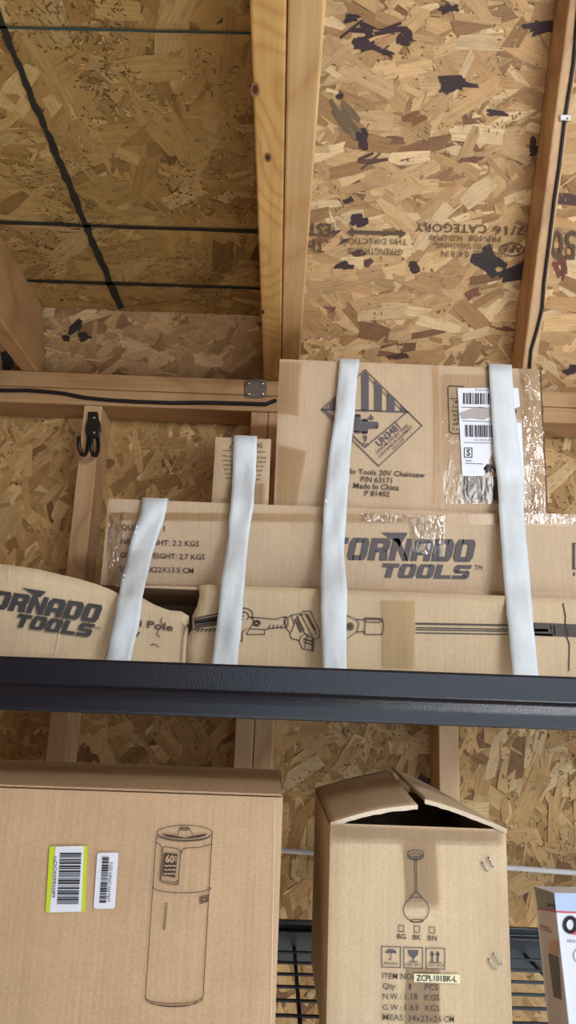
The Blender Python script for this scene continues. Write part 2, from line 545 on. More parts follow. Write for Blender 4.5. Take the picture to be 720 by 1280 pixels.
# ------------------------------------------------------------------ the shed
WALL_Y = 1.55
XL, XR, FLOOR, BACK = -2.1, 1.25, -H, -1.9
SL = math.radians(58)
roof_dir = Vector((0, -math.cos(SL), math.sin(SL)))       # up the slope, toward the viewer
roof_n = Vector((0, -math.sin(SL), -math.cos(SL)))        # into the room
ROOF_O = Vector((0, WALL_Y+.004, .655))
RP = Plane(ROOF_O, roof_n)
def roof_uv(px, py):
    q = RP.p(px, py, 0)-ROOF_O
    return q.x-XL, q.dot(roof_dir)+.02
def knot(px, py, lpx, wpx, deg, c=(58,34,34)):
    u, v = roof_uv(px, py)
    return (u, v, lpx*.00155, wpx*.00155, math.radians(deg), c)
dark = [knot(455,50,34,11,6), knot(478,40,66,8,8), knot(505,44,18,22,80), knot(470,60,50,7,-4), knot(476,48,40,10,14,(196,150,104)), knot(680,38,50,11,12), knot(575,105,46,10,10), knot(560,108,22,8,25),
        knot(620,142,30,5,0), knot(425,120,9,6,0), knot(455,172,12,26,0), knot(462,200,40,6,20,(90,60,44)), knot(450,278,20,16,20), knot(436,252,16,6,10),
        knot(610,328,44,16,-30,(44,32,32)), knot(640,340,46,16,14,(44,32,32)), knot(600,322,24,10,0,(44,32,32)), knot(655,332,14,10,-40,(44,32,32)),
        knot(518,335,12,18,30), knot(430,332,24,8,10), knot(665,180,10,28,-10), knot(500,445,30,6,4,(80,50,36)), knot(630,412,30,5,-2,(120,74,50)),
        knot(716,462,30,10,6), knot(702,330,8,40,20,(110,60,40)), knot(95,410,26,10,30,(48,34,26)), knot(104,420,16,10,0,(48,34,26)), knot(84,422,12,8,10,(48,34,26)), knot(9,448,16,22,10,(52,52,56)),
        knot(96,416,14,3,55,(180,150,110)), knot(560,12,24,5,0), knot(440,24,18,6,12), knot(590,200,30,5,8,(120,74,50)), knot(590,365,26,6,35,(120,74,50)), knot(430,150,60,10,-40,(120,96,66)), knot(520,150,30,8,20,(150,96,52))]
osb_panel('ceiling', ROOF_O+Vector((XL,0,0))-roof_dir*0.02, (1,0,0), roof_dir, XR-XL, 1.25, PAL_ROOF, 2600, math.radians(8), .52, 11, big=1.15, crumbs=5000, extra=dark, deep=1.7, light=.3)
osb_panel('wall_back', (XL, WALL_Y, FLOOR), (1,0,0), (0,0,1), XR-XL, .655-FLOOR, PAL_WALL, 2600, math.radians(80), .75, 5, crumbs=15000, deep=1.5)
LOFT_Z = .805
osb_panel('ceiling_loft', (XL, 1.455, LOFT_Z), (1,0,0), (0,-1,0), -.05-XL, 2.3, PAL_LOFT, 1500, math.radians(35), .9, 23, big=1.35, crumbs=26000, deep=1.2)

M_floor = flat('concrete_floor', lin(188,186,182), .8, bump=.3, bscale=40)
M_plywood = wood('plywood_side', lin(190,146,94), lin(170,124,74), 'Z', 10)
mb = MB(); mb.box(XL-.1, XR+.1, BACK, WALL_Y+.1, FLOOR-.05, FLOOR); struct(obj('floor', mb, M_floor))
mb = MB(); mb.box(XL-.02, XL, BACK, WALL_Y, FLOOR, 1.7); struct(obj('wall_left', mb, M_plywood))
mb = MB(); mb.box(XR, XR+.02, BACK, -1.0, FLOOR, 1.7); mb.box(XR, XR+.02, 1.32, WALL_Y, FLOOR, 1.7); mb.box(XR, XR+.02, -1.0, 1.32, .42, 1.7); struct(obj('wall_right', mb, M_plywood))
mb = MB(); mb.box(XL, XR, BACK, BACK+.05, .75, 2.2); mb.box(XL, -.05, BACK, BACK+.05, FLOOR, .75); mb.box(1.20, XR, BACK, BACK+.05, FLOOR, .75)
struct(obj('wall_front', mb, M_plywood))
rt = ROOF_O+roof_dir*1.25
mb = MB(); mb.hexa([(XL,BACK,rt.z+.5),(XR,BACK,rt.z+.5),(XR,rt.y,rt.z-.01),(XL,rt.y,rt.z-.01),(XL,BACK,rt.z+.52),(XR,BACK,rt.z+.52),(XR,rt.y,rt.z+.01),(XL,rt.y,rt.z+.01)])
struct(obj('ceiling_upper', mb, M_plywood))

# marker lines and stamp on the boards
LP = Plane((0,0,LOFT_Z-.0050), (0,0,-1))
def wavy(mb, surf, a, b, w, n=26, seed=1, mi=0):
    rnd = random.Random(seed)
    A, B = Vector(a), Vector(b)
    d = (B-A).normalized(); nn = Vector((-d.y, d.x))
    L, Rr = [], []
    for k in range(n+1):
        q = A+(B-A)*k/n
        L.append(q+nn*(w*.5*rnd.uniform(.6,1.3))); Rr.append(q-nn*(w*.5*rnd.uniform(.6,1.3)))
    for k in range(n):
        quad(mb, surf, [L[k], L[k+1], Rr[k+1], Rr[k]], mi, .0004)
mb = MB(); wavy(mb, LP, (-500,22), (314,42), 3.0, seed=2); struct(obj('trim_1', mb, M_teal))
mb = MB(); wavy(mb, LP, (-400,264), (326,290), 4.0, seed=3); struct(obj('trim_2', mb, M_crayon))
mb = MB(); wavy(mb, LP, (-350,338), (330,361), 3.6, seed=4); struct(obj('trim_3', mb, M_crayon))
mb = MB(); wavy(mb, LP, (-57.5,-110), (151,386), 8.5, 60, seed=5); struct(obj('trim_4', mb, M_crayon))
mb = MB()
RS = Plane(ROOF_O+roof_n*.0072, roof_n)
def stamp(s, xl, xr, y, h, bold=0.0, mi=0):     # stamped upside down
    text(mb, RS, s, (xr, y), (xl, y-(xr-xl)*0.02), h, bold, 0, mi, .0006)
stamp('7/16', 617, 656, 283, 11); stamp('CATEGORY', 519, 609, 281, 10.5, .005)
stamp('PRP-108', 587, 626, 295, 7.5); stamp('HUD-UM-40', 537, 578, 294, 7.5)
stamp('RATED SHEATHING', 546, 616, 305, 6.5)
stamp('THICKNESS', 592, 628, 314, 8); stamp('0.418 IN', 552, 586, 314, 8); stamp('STRENGTH AXIS', 435, 501, 311, 8); stamp('THIS DIRECTION', 427, 509, 299, 7)
stamp('EST', 385, 414, 280, 15, .02); stamp('THIS', 370, 406, 301, 15, .0)
stroke(mb, RS, arc(640, 312, 15, 8, n=20), 1.4); stamp('APA', 627, 653, 308, 8, .02)
fill(mb, RS, [(434,290),(442,284),(442,296)], 0, .0006); fill(mb, RS, [(508,292),(500,286),(500,298)], 0, .0006); stroke(mb, RS, [(440,290),(502,292)], 4.5)
stamp('50', 689, 721, 289, 36, .01)
struct(obj('trim_5', mb, M_stamp, recalc=False))

# framing ------------------------------------------------------------
W_stud = wood('pine_stud', lin(214,176,132), lin(194,152,108), 'Z', 22)
W_plate = wood('pine_plate', lin(198,158,112), lin(180,138,92), 'X', 14)
W_joist_a = wood('pine_joist_orange', lin(220,172,104), lin(204,150,84), 'Y', 46, (3.1,.4,0))
W_joist_b = wood('pine_joist_pale', lin(220,178,122), lin(206,160,102), 'Y', 16, (1.7,2,0))
W_joist_c = wood('pine_joist_left', lin(206,160,108), lin(186,138,86), 'Y', 14, (.2,5,0))
W_raft = wood('pine_rafter', lin(210,172,128), lin(188,146,104), 'Z', 14)
STUD_Y0, STUD_Y1 = 1.46, 1.545
PL0, PL1, PL2 = .583, .6195, .656
def stud(x0, x1, label, name='wall_stud'):
    mb = MB(); mb.box(x0, x1, STUD_Y0, STUD_Y1, FLOOR, PL0-.0005)
    return tag(obj(name, mb, W_stud, bevel=.002), label, 'stud')
s1 = stud(-.427, -.389, 'pine wall stud at left with black double hook screwed to it')
stud(-.074, -.0385, 'left stud of the pair standing together behind the middle of the shelf')
stud(-.0375, -.001, 'right stud of the pair standing together behind the middle of the shelf')
stud(.314, .352, 'single pine wall stud behind the open-topped carton')
stud(.80, .838, 'pine wall stud beyond the right edge of the picture')
mb = MB(); mb.box(XL, XR, STUD_Y0-.002, STUD_Y1, PL0, PL1-.0008)
tag(obj('top_plate', mb, W_plate, bevel=.003), 'lower timber of double top plate, black cable running along its face', 'plate')
mb = MB(); mb.box(XL, XR, STUD_Y0, STUD_Y1, PL1+.0008, PL2)
tag(obj('top_plate', mb, W_plate, bevel=.003), 'upper timber of double top plate, carrying the ceiling joists', 'plate')
JZ = .6575
def joist(x0, x1, y0, y1, mat, label):
    t = thing('ceiling_joist', label, 'joist', ((x0+x1)/2, y1, JZ))
    mb = MB(); mb.hexa([(x0,y0,JZ),(x1,y0,JZ),(x1,y1-.02,JZ),(x0,y1-.02,JZ),(x0,y0,LOFT_Z-.012+.011),(x1,y0,LOFT_Z-.012+.011),(x1,y1-.10,LOFT_Z-.001),(x0,y1-.10,LOFT_Z-.001)])
    obj('timber', mb, mat, t, bevel=.003)
    return t
ja = joist(-.051, -.0145, -.85, 1.545, W_joist_a, 'orange knotty joist, left one of the doubled ceiling joists in the middle')
jb = joist(-.0135, .0235, -.85, 1.545, W_joist_b, 'pale straight-grained joist, right one of the doubled ceiling joists in the middle')
joist(-.571, -.535, -.85, 1.545, W_joist_c, 'ceiling joist at far left, slanting down to the top plate')
JP = Plane((0,0,JZ), (0,0,-1))
def knot_disc(parent, px, py, rx, ry):
    mb = MB(); fill(mb, JP, arc(px, py, rx*1.7, ry*1.7, n=18)[:-1], 1, .0006); fill(mb, JP, arc(px, py, rx, ry, n=14)[:-1], 0, .0010)
    obj('knot', mb, [M_knot, M_knot_ring], parent)
knot_disc(ja, 335, 197, 2.6, 3.6); knot_disc(ja, 319, 112, 3.4, 5.5); knot_disc(ja, 328, 390, 1.8, 2)
# rafter on the right: follows the roof slope
RB = Plane(ROOF_O+roof_n*.092, roof_n)
p0, p1 = RB.p(653, 459, 0), RB.p(712, 0, 0)
q0, q1 = RB.p(671, 459, 0), RB.p(731, 0, 0)
d = (p1-p0).normalized()
a0, a1 = p0-d*.02, p1+d*.25
b0, b1 = q0-d*.02, q1+d*.25
up = -roof_n*.086
t = thing('roof_rafter', 'sloping roof rafter on the right with black cable stapled along it', 'rafter', tuple(a0))
mb = MB(); mb.hexa([a0,b0,b0+up,a0+up,a1,b1,b1+up,a1+up]); obj('timber', mb, W_raft, t, bevel=.004)
cpts = [(726,-30),(722,20),(717,80),(706,150),(699,210),(693,250),(687,300),(680,355),(678,385),(672,410),(664,438),(661,470)]
mb = MB(); mb.tube([RB.p(x, y, .0035) for x, y in cpts], .0032, 8)
tag(obj('power_cable', mb, M_cable), 'black cable running down the sloping rafter on the right', 'cable')
t = thing('cable_clip', 'small white plastic clip holding the black cable on the rafter', 'clip', tuple(RB.p(704,148,0)))
mb = MB()
c = [RB.p(x, y, .0005) for x, y in ((699,151),(712,152),(712,144.5),(699,144))]
mb.add([*c, *[q+roof_n*.007 for q in c]], [(0,3,2,1),(4,5,6,7),(0,1,5,4),(1,2,6,5),(2,3,7,6),(3,0,4,7)])
obj('clip_body', mb, M_wcable, t, bevel=.0015)
mb = MB(); mb.tube([RB.p(709.5,148,.007), RB.p(709.5,148,.009)], .002, 8); obj('nail_head', mb, M_steel, t)
# cable on the top plate
cp = [(-900,452),(-300,470),(-60,486),(0,488),(35,488),(62,490),(80,492),(105,497),(135,500),(170,502),(215,503.5),(250,503),(300,504),(332,505),(345,500)]
mb = MB(); mb.tube([at(x, y, STUD_Y0-.0065) for x, y in cp], .0042, 8)
tag(obj('power_cable', mb, M_cable), 'black cable lying wavy along the timber top plate at left', 'cable')
# white cable on the lower wall
a, b = at(352,1063,1.452), at(720,1091,1.452)
mb = MB(); mb.tube([Vector((XL, 1.452, a.z+.012)), a+Vector((-.2,0,.004)), a, at(398,1066.5,1.452), (a+b)/2, b, Vector((XR,1.452,b.z-.01))], .0048, 10)
tag(obj('wall_cable', mb, M_wcable), 'white cable strung level across the studs behind the lower boxes', 'cable')
# metal tie
t = thing('metal_tie_plate', 'galvanised metal tie plate nailed where double joist meets top plate', 'bracket', tuple(at(321,497,1.457)))
F = Front(STUD_Y0-.003)
mb = MB(); pts = [(307,476),(320,474),(333,475),(334,486),(332,497),(320,498),(307,497),(306,486)]
f0 = [F.p(x, y, 0) for x, y in pts]; n = len(f0)
mb.add(f0+[q+Vector((0,-.003,0)) for q in f0], [tuple(range(n)), tuple(range(2*n-1, n-1, -1))]+[(i, n+i, n+(i+1) % n, (i+1) % n) for i in range(n)])
obj('plate', mb, M_zinc, t, bevel=.0008)
for x, y in ((311,480),(328,480),(311,493),(328,493)):
    mb = MB(); mb.tube([F.p(x, y, .003), F.p(x, y, .0045), F.p(x, y, .0055)], [.0042,.0038,.002], 10); obj('nail_head', mb, M_steel, t)

# double hook on the left stud
t = thing('double_hook', 'black double storage hook screwed to the left wall stud', 'hook', tuple(at(117,548,STUD_Y0)))
HY = STUD_Y0-.0005
F = Front(HY)
mb = MB()
pts = [(111,516),(123,516),(124,524),(127,533),(127,540),(124,549),(110,549),(107.5,540),(108,533),(111,524)]
f0 = [F.p(x, y, 0) for x, y in pts]; n = len(f0)
mb.add(f0+[q+Vector((0,-.008,0)) for q in f0], [tuple(range(n)), tuple(range(2*n-1, n-1, -1))]+[(i, n+i, n+(i+1) % n, (i+1) % n) for i in range(n)])
obj('back_plate', mb, M_black_plastic, t, bevel=.002)
for path in ([(111,545),(110,556),(109,564),(106,569),(102.5,568),(99.5,562),(98.5,554),(98.5,546)], [(122,545),(123,556),(122.5,564),(120,569.5),(116.5,569),(114.5,563),(114.5,556),(114.5,549)]):
    yy = [0.004,0.006,.014,.026,.036,.04,.042,.042]
    mb = MB(); mb.tube([F.p(x, y, k) for (x, y), k in zip(path, yy)], [.0042]*7+[.0036], 8); obj('hook_arm', mb, M_black_plastic, t)
for y in (522.5, 541):
    mb = MB(); mb.tube([F.p(117.5, y, .008), F.p(117.5, y, .0098)], .0034, 10); obj('screw', mb, M_steel, t)

# ------------------------------------------------------------------ the rack
rack = thing('storage_rack', 'black steel storage rack holding two levels of cardboard boxes', 'shelf', (0, .93, FLOOR))
RX0, RX1 = -.80, .80
YF, YB = .93, 1.385
DECK1, DECK0 = .028, -.392
def beam(name, z1, z0, y, sgn):
    h = z1-z0
    prof = [(y+sgn*.0085, z1), (y+sgn*.0065, z1-.003), (y+sgn*.0075, z1-h*.50), (y+sgn*.0062, z1-h*.515), (y+sgn*.0040, z1-h*.545), (y+sgn*.0026, z1-h*.575), (y+sgn*.0012, z1-h*.645), (y+sgn*.0002, z1-h*.72), (y, z1-h*.75), (y, z0+.004), (y+sgn*.002, z0), (y+sgn*.034, z0), (y+sgn*.034, z1-.012), (y+sgn*.018, z1-.012), (y+sgn*.018, z1)]
    mb = MB(); mb.prism_x(prof, RX0+.02, RX1-.02)
    o = obj(name, mb, M_beam, rack, bevel=.0012, seg=2)
    return o
beam('front_beam', .037, -.0275, YF, 1)
beam('rear_beam', .037, -.0275, YB+.01, -1)
beam('front_beam', DECK0+.006, DECK0-.06, YF, 1)
beam('rear_beam', -.364, -.425, YB, -1)
def deck(z):
    mb = MB()
    y = .975
    while y < 1.33:
        mb.tube([(RX0+.02, y, z-.002), (RX1-.02, y, z-.002)], .0024, 6); y += .0485
    obj('wire_deck', mb, M_wire, rack)
    for x in (-.62, -.42, -.20, .047, .26, .43, .75):
        mb = MB(); mb.tube([(x, .955, z-.0075), (x, 1.375, z-.0075)], .0032, 6); obj('deck_rib', mb, M_wire, rack)
deck(DECK1-.002); deck(DECK0-.002)
for x in (RX0, RX1):
    for y in (YF+.012, YB-.03):
        mb = MB(); mb.box(x-.02, x+.02, y, y+.04, FLOOR, .75); obj('upright_post', mb, M_beam, rack, bevel=.002)

# ------------------------------------------------------------------ cartons
def carton(mb, x0, x1, y0, y1, z0, z1, nx=30, nz=14, amp=.0007, seed=0, bulge=0.0, mi=0):
    """closed box whose front is a finely divided, slightly uneven sheet"""
    rows = []
    for j in range(nz+1):
        r = []
        for i in range(nx+1):
            u, w = i/nx, j/nz
            x, z = x0+(x1-x0)*u, z0+(z1-z0)*w
            e = min(u, 1-u, w, 1-w)
            k = min(1, e*8)
            dy = (mnoise.noise(Vector((x*14+seed, z*14, seed*1.7)))*amp+bulge*math.sin(u*math.pi)*math.sin(w*math.pi)*-1)*k
            rr = .0025 if e == 0 else 0
            r.append(Vector((x, y0+dy+rr, z)))
        rows.append(r)
    N = nx+1
    vs = [q for r in rows for q in r]
    fs = [(j*N+i, j*N+i+1, (j+1)*N+i+1, (j+1)*N+i) for j in range(nz) for i in range(nx)]
    mb.add(vs, fs, mi, True)
    e = .0025
    rim = [(x0,y0+e,z0),(x1,y0+e,z0),(x1,y0+e,z1),(x0,y0+e,z1)]
    bk = [(x0,y1,z0),(x1,y1,z0),(x1,y1,z1),(x0,y1,z1)]
    mb.add(rim+bk, [(0,4,5,1),(1,5,6,2),(2,6,7,3),(3,7,4,0),(4,7,6,5)], mi)
def tape_patch(name, surf, pts, mat, parent, lift=.0016):
    """a tape strip as its own thin sheet; pts = 4 pixel corners tl,tr,br,bl"""
    tl, tr, br, bl = [Vector(q) for q in pts]
    rows = []
    for j in range(9):
        v = j/8
        a, b = tl+(bl-tl)*v, tr+(br-tr)*v
        rows.append([surf.p(*(a+(b-a)*(i/12)), lift) for i in range(13)])
    mb = MB()
    C = 13
    mb.add([q for r in rows for q in r], [(j*C+i, (j+1)*C+i, (j+1)*C+i+1, j*C+i+1) for j in range(8) for i in range(12)], 0, True)
    return obj(name, mb, mat, parent, recalc=False)
LOGO_H = 1
def logo(mb, surf, a, b, h, ta, tb, th, shear=.22, skip=0, lift=.0014):
    block_word(mb, surf, 'TORNADO', a, b, h, shear, .08, 0, skip, lift)
    block_word(mb, surf, 'TOOLS', ta, tb, th, shear+.06, .08, 0, 0, lift)

# --- pole saw carton, bottom of the stack -----------------------------
PX0, PX1, PY0, PY1, PZ0, PZ1 = -.245, .66, 1.10, 1.325, DECK1+.001, .1555
pole = thing('pole_saw_carton', 'long torn cardboard carton printed with a pole saw, lowest of the stack behind the beam', 'box', (.2, 1.2, PZ0))
ZP = lambda x: PZ1+.0004
mb = MB(); T_ = .004
mb.box(PX0, PX1, PY0+T_, PY1, PZ0, PZ0+T_); mb.box(PX0, PX1, PY1-T_, PY1, PZ0+T_, PZ1)
mb.box(PX0, PX1, PY0+T_, PY1-T_, PZ1-T_, PZ1); mb.box(PX1-T_, PX1, PY0+T_, PY1-T_, PZ0+T_, PZ1-T_); mb.box(PX0, PX0+T_, PY0+.05, PY1-T_, PZ0+T_, PZ1-T_)
obj('carton_body', mb, M_card_rough, pole)
FP = Front(PY0)
# front panel with ragged left edge
tear = [(247,744),(249,752),(246,762),(240,772),(241,784),(233,795),(229,806),(232,818),(228,830)]
rows = []
zb = PZ0
for k, (tx, ty) in enumerate(tear):
    v = k/(len(tear)-1)
    zt = PZ1+.0035
    z = zt+(zb-zt)*v
    xl = at(tx, ty, PY0).x
    r = []
    for i in range(46):
        x = xl+(PX1-xl)*i/45
        dz = 0.0
        if k == 0:
            dz = .0012*mnoise.noise(Vector((x*30, 0, 3)))
        dy = .0012*mnoise.noise(Vector((x*16, z*10, 5)))+(.004*(1-v) if .07 < x < .16 else 0)*math.sin((x-.07)/.09*math.pi)
        r.append(Vector((x, PY0-.001+dy*.6, z+dz)))
    rows.append(r)
mb = MB(); mb.sheet(rows, .0035)
obj('front_panel', mb, M_card_pale, pole)
# bent end of the panel with the mark on it
def flapY(px, py=0):
    t_ = min(max((px+40)/280, 0), 1.05)
    return 1.025+.062*t_**1.3-.006*math.sin(t_*math.pi*2)
FF = Front(lambda x, y: flapY(x))
top = [(-60,701),(-20,702),(0,705),(25,708),(50,712),(75,718),(100,724),(120,730),(136,736),(150,743),(158,752),(166,750),(176,746),(186,752),(198,758),(212,763),(226,764),(236,770),(232,784),(228,796)]
rows = []
for k in range(8):
    v = k/7
    r = []
    for (tx, ty) in top:
        a = FF.p(tx, ty, 0)
        z = a.z+(PZ0+.0005-a.z)*v
        dy = .0022*mnoise.noise(Vector((tx*.02, v*2, 9)))
        r.append(Vector((a.x, a.y+dy*.5, z)))
    rows.append(r)
mb = MB(); mb.sheet(rows, .0035)
flap = obj('torn_flap', mb, M_card_pale, pole)
mb = MB()
logo(mb, FF, (-36,756.5), (121,778.5), 23, (16,783), (112,796.5), 17, .24, 0, .0024)
fill(mb, FF, [(27,734.5),(58,739.5),(50,747),(40,742)], 0, .0024)
text(mb, FF, 'TM', (118,787), (125,788), 4.5, 0, 0, 0, .0026)
obj('printed_logo', mb, M_ink_dark, pole, recalc=False)
mb = MB()
text(mb, FF, 'Mini Pole', (146,779), (216,789), 9, .02, 0, 0, .0024); text(mb, FF, 'Saw', (148,794), (175,796), 9, .02, 0, 0, .0024)
obj('printed_text', mb, M_ink_text, pole, recalc=False)
for pts in ([(203,772),(201,777),(204,782),(198,788),(196,793),(200,796)], [(188,806),(194,805),(199,809)], [(69,820),(73,800),(76,785)], [(92,745),(88,775)], [(8,716),(12,712),(11,724)]):
    mb = MB(); stroke(mb, FF, pts, 1.0, 0, .0022); obj('crease_mark', mb, M_ink_text if pts[0][0] in (203, 188) else M_flute, pole, recalc=False)
# picture of the pole saw
LF = .0024
mb = MB()
S = lambda pts, w=1.1, c=False: stroke(mb, FP, pts, w, 0, LF, c)
for o_ in (0, 3, 6, 9):
    S([(243,773+o_*.9),(304,761+o_*1.5)], 1.8 if o_ < 7 else 1)
fill(mb, FP, [(243,776),(290,767),(290,778),(244,786)], 0, LF)
S([(240,787),(275,786),(298,783)]); 
for k in range(6): S([(246+k*5,790),(249+k*5,787)], 1.4)
obj('printed_picture', mb, M_ink_text, pole, recalc=False); mb = MB()
S(arc(305,768,11,8,-180,40)); S(arc(305,770,6,5,-180,60)); S([(296,785),(300,793),(296,801),(303,801),(303,790),(308,786)]); S([(316,772),(318,778),(312,786),(308,793),(331,793),(331,787),(313,786)])
S([(311,771),(330,773),(345,774),(354,771)]); S([(331,787),(340,785),(352,784),(358,785)]); S(arc(321,779,4.4,3.6), 1.2); S(arc(321,779,2.2,1.8), 1.2)
for k in range(4): S([(336+k*5,786),(337.5+k*5,781)], 1.2)
S([(354,771),(360,772),(364,769),(376,767),(379,764),(388,764),(400,790),(399,797),(393,799)]); S([(358,785),(362,790),(364,798),(373,800),(376,806)])
S([(357,771),(356,778),(358,785)], 2); S([(360,772),(360,783)]); S([(364,769),(368,780),(364,790)]); S([(376,767),(391,797)]); S([(381,766),(396,793)]); S([(379,768),(371,771),(376,786),(386,797)])
S([(369,774),(376,790)],2); S([(372,772),(380,788)],2); S([(384,768),(394,787)], 2.2)
S([(376,806),(378,811),(392,814),(393,799),(382,792),(376,796),(374,803)]); S([(380,799),(391,802)], 2); S([(380,803),(391,806)], 1.6); S([(383,796),(381,810)]); S([(391,799),(390,813)], 1.6)
obj('printed_picture', mb, M_ink_text, pole, recalc=False); mb = MB()
S([(433,769),(445,774),(449,780),(446,790),(431,800)]); S([(445,774),(455,775),(456,772),(478,773),(480,782),(478,793),(456,793),(455,789),(446,790)]); S([(457,774),(456,792)]); S(arc(438,783,4,4.5,n=14), 1.2)
fill(mb, FP, arc(438,783,2.8,3.3,n=12)[:-1], 0, LF); S([(456,774),(474,774),(478,776),(474,778),(456,777)])
obj('printed_picture', mb, M_ink_text, pole, recalc=False)
mb = MB()
# the pole itself
for y, w in ((781.5,2.4), (786.5,1.4), (789,1.4), (793,1.4)): S([(520,y-2.0),(634,y)], w)
S([(640,782),(668,783)], 2); S([(640,792),(690,794)], 3); S([(648,787),(684,788)], 3.5); fill(mb, FP, [(667,778),(735,781),(735,797),(667,794)], 0, LF)
obj('printed_picture', mb, M_ink_text, pole, recalc=False)
mb = MB(); S([(688,782),(690,793)], 1.3); S([(692,782),(694,794)], 1.3); S([(708,783),(710,796)], 1.3); obj('printed_highlight', mb, M_card_pale, pole, recalc=False)
tape_patch('yellow_tape', FP, ((477,750),(520,751),(519,836),(479,835)), M_tape_yellow, pole, .0032)
mb = MB(); S([(704,754),(707,770),(706,790),(712,805),(711,838)], 1.4); obj('crack', mb, M_ink_dark, pole, recalc=False)

# --- long carton with the big logo -------------------------------------
TX0, TX1, TY0, TY1 = -.281, .62, 1.15, 1.37
TZ0, TZ1 = PZ1+.0045, .3005
FT = Front(TY0)
tor = thing('long_tool_carton', 'long cardboard carton with big slanted grey logo, second from bottom of the stack', 'box', (.17, 1.26, TZ0))
mb = MB(); carton(mb, TX0, TX1, TY0, TY1, TZ0, TZ1, 60, 12, .0010, 3, .001); obj('carton_body', mb, M_card_grey, tor)
mb = MB(); logo(mb, FT, (406,699.5), (590,702.5), 28, (474,721.8), (585,724.2), 17.8, .20, 0, .0022)
text(mb, FT, 'TM', (593,712), (603,712.5), 6, 0, 0, 0, .0022)
fill(mb, FT, [(476,665.5),(510,666),(499,684),(496,678),(486,672)], 0, .0022)
obj('printed_logo', mb, M_ink, tor, recalc=False)
mb = MB()
for s_, a_, b_ in (('QUANTITY: 1', (152,662), (206,664)), ('NET WEIGHT: 2.2 KGS', (151,680), (249,683)), ('GROSS WEIGHT: 2.7 KGS', (150,697), (256,699.5)), ('SIZE: 100X22X13.5 CM', (149,714), (242,716.5))):
    text(mb, FT, s_, a_, b_, 6.6, .012, 0, 0, .0022)
obj('printed_text', mb, M_ink_text, tor, recalc=False)
mb = MB(); rect(mb, FT, 716, 679, 719, 711, 0, .0022); stroke(mb, FT, [(716,679),(740,680)], 1.2, 0, .0022); stroke(mb, FT, [(716,711),(740,712)], 1.2, 0, .0022); text(mb, FT, '1', (717,720), (719,720), 5, 0, 0, 0, .0022)
obj('printed_frame', mb, M_ink_text, tor, recalc=False)
tape_patch('top_tape', FT, ((150,640),(712,644),(712,657),(150,650)), M_tape_brown, tor, .0028)
tape_patch('end_tape', FT, ((137,640),(156,640),(150,734),(135,732)), M_tape_wrinkled, tor, .0030)
tape_patch('clear_tape', FT, ((512,644),(556,644),(556,697),(516,690)), M_tape_wrinkled, tor, .0034)
tape_patch('clear_tape', FT, ((655,641),(719,643),(719,655),(655,654)), M_tape_wrinkled, tor, .0036)
tape_patch('clear_tape', FT, ((452,641),(510,642),(510,653),(452,652)), M_tape_wrinkled, tor, .0036)
tape_patch('bottom_tape', FT, ((150,728),(712,741),(712,749),(150,738)), M_tape_brown, tor, .0028)

# --- chainsaw carton -----------------------------------------------------
CX0, CX1, CY0, CY1 = -.0145, .435, 1.165, 1.37
CZ0, CZ1 = TZ1+.0008, .5645
FC = Front(CY0)
ch = thing('chainsaw_carton', 'large square carton with striped diamond hazard mark, on top of the stack', 'box', (.21, 1.27, CZ0))
mb = MB(); carton(mb, CX0, CX1, CY0, CY1, CZ0, CZ1, 40, 24, .0012, 8, .002); obj('carton_body', mb, M_card_plain, ch)
L2 = .0032
mb = MB()
Sc = lambda pts, w=1.2, c=False: stroke(mb, FC, pts, w, 0, L2, c)
Tp, Rt, Bt, Lf = Vector((456.5,462)), Vector((527.5,532)), Vector((473.5,582.5)), Vector((402,511.5))
Sc([Tp, Rt, Bt, Lf], 1.3, True)
iT, iL, iB, iR = Vector((456.5,464)), Vector((405,511)), Vector((456.5,559)), Vector((509,515))
Sc([iL, iB, iR], 1.6)
Sc([(402,511.5),(511,515)], 2.0)
Sc([(409,506),(409.5,511.5)], 1)
for xa, xb in ((412,422),(430,440),(452,461),(468,477.5),(484,493.5),(500.5,508)):
    def ytop(x):
        return 464+(x-456.5)*0.983 if x > 456.5 else 464+(456.5-x)*0.90
    ya, yb = ytop(xa), ytop(xb)
    if xa < 456.5 < xb:
        fill(mb, FC, [(xa,513.2),(xb,513.4),(xb,yb),(456.5,464),(xa,ya)], 0, L2)
    else:
        fill(mb, FC, [(xa,513),(xb,513.6),(xb,yb),(xa,ya)], 0, L2)
for xm in (464.5, 480.5, 496.5): Sc([(xm-4,464+(xm-460.5)*.983+4),(xm+4,464+(xm-452.5)*.983+4)], 1)
for cx_, w_, y0_, y1_ in ((437,8,523,537),(447,8,519,540),(456,8,525,541)):
    rect(mb, FC, cx_-w_/2, y0_, cx_+w_/2, y1_, 0, L2); fill(mb, FC, arc(cx_, y0_, w_/2, 1.8, n=12)[:-1], 0, L2); fill(mb, FC, arc(cx_, y1_, w_/2, 1.8, n=12)[:-1], 0, L2)
rect(mb, FC, 460, 527, 471, 536, 0, L2); fill(mb, FC, arc(471.5, 531.5, 2, 4.6, n=12)[:-1], 0, L2)
fill(mb, FC, [(461,525),(459.5,521),(462,522),(463.5,517),(465.5,521),(467,520),(466.5,525)], 0, L2)
text(mb, FC, '9', (453.5,552.5), (459,552.7), 8.5, .02, 0, 0, L2); Sc([(453,554.5),(460,554.8)], 1)
def dtext(s_, a_, b_, h_, bo): text(mb, FC, s_, a_, b_, h_, bo, 0, 0, L2)
dtext('UN3481', (474.5,558.5), (501,534.5), 8.5, .03)
dtext('LITHIUM ION BATTERIES', (472,567), (511,532.5), 3.6, .01); dtext('CONTAINED IN EQUIPMENT', (474.5,572.5), (516.5,534), 3.6, .01); dtext('352-561-0540', (491,563), (506,549.5), 3, .0)
obj('hazard_diamond', mb, M_ink, ch, recalc=False)
mb = MB()
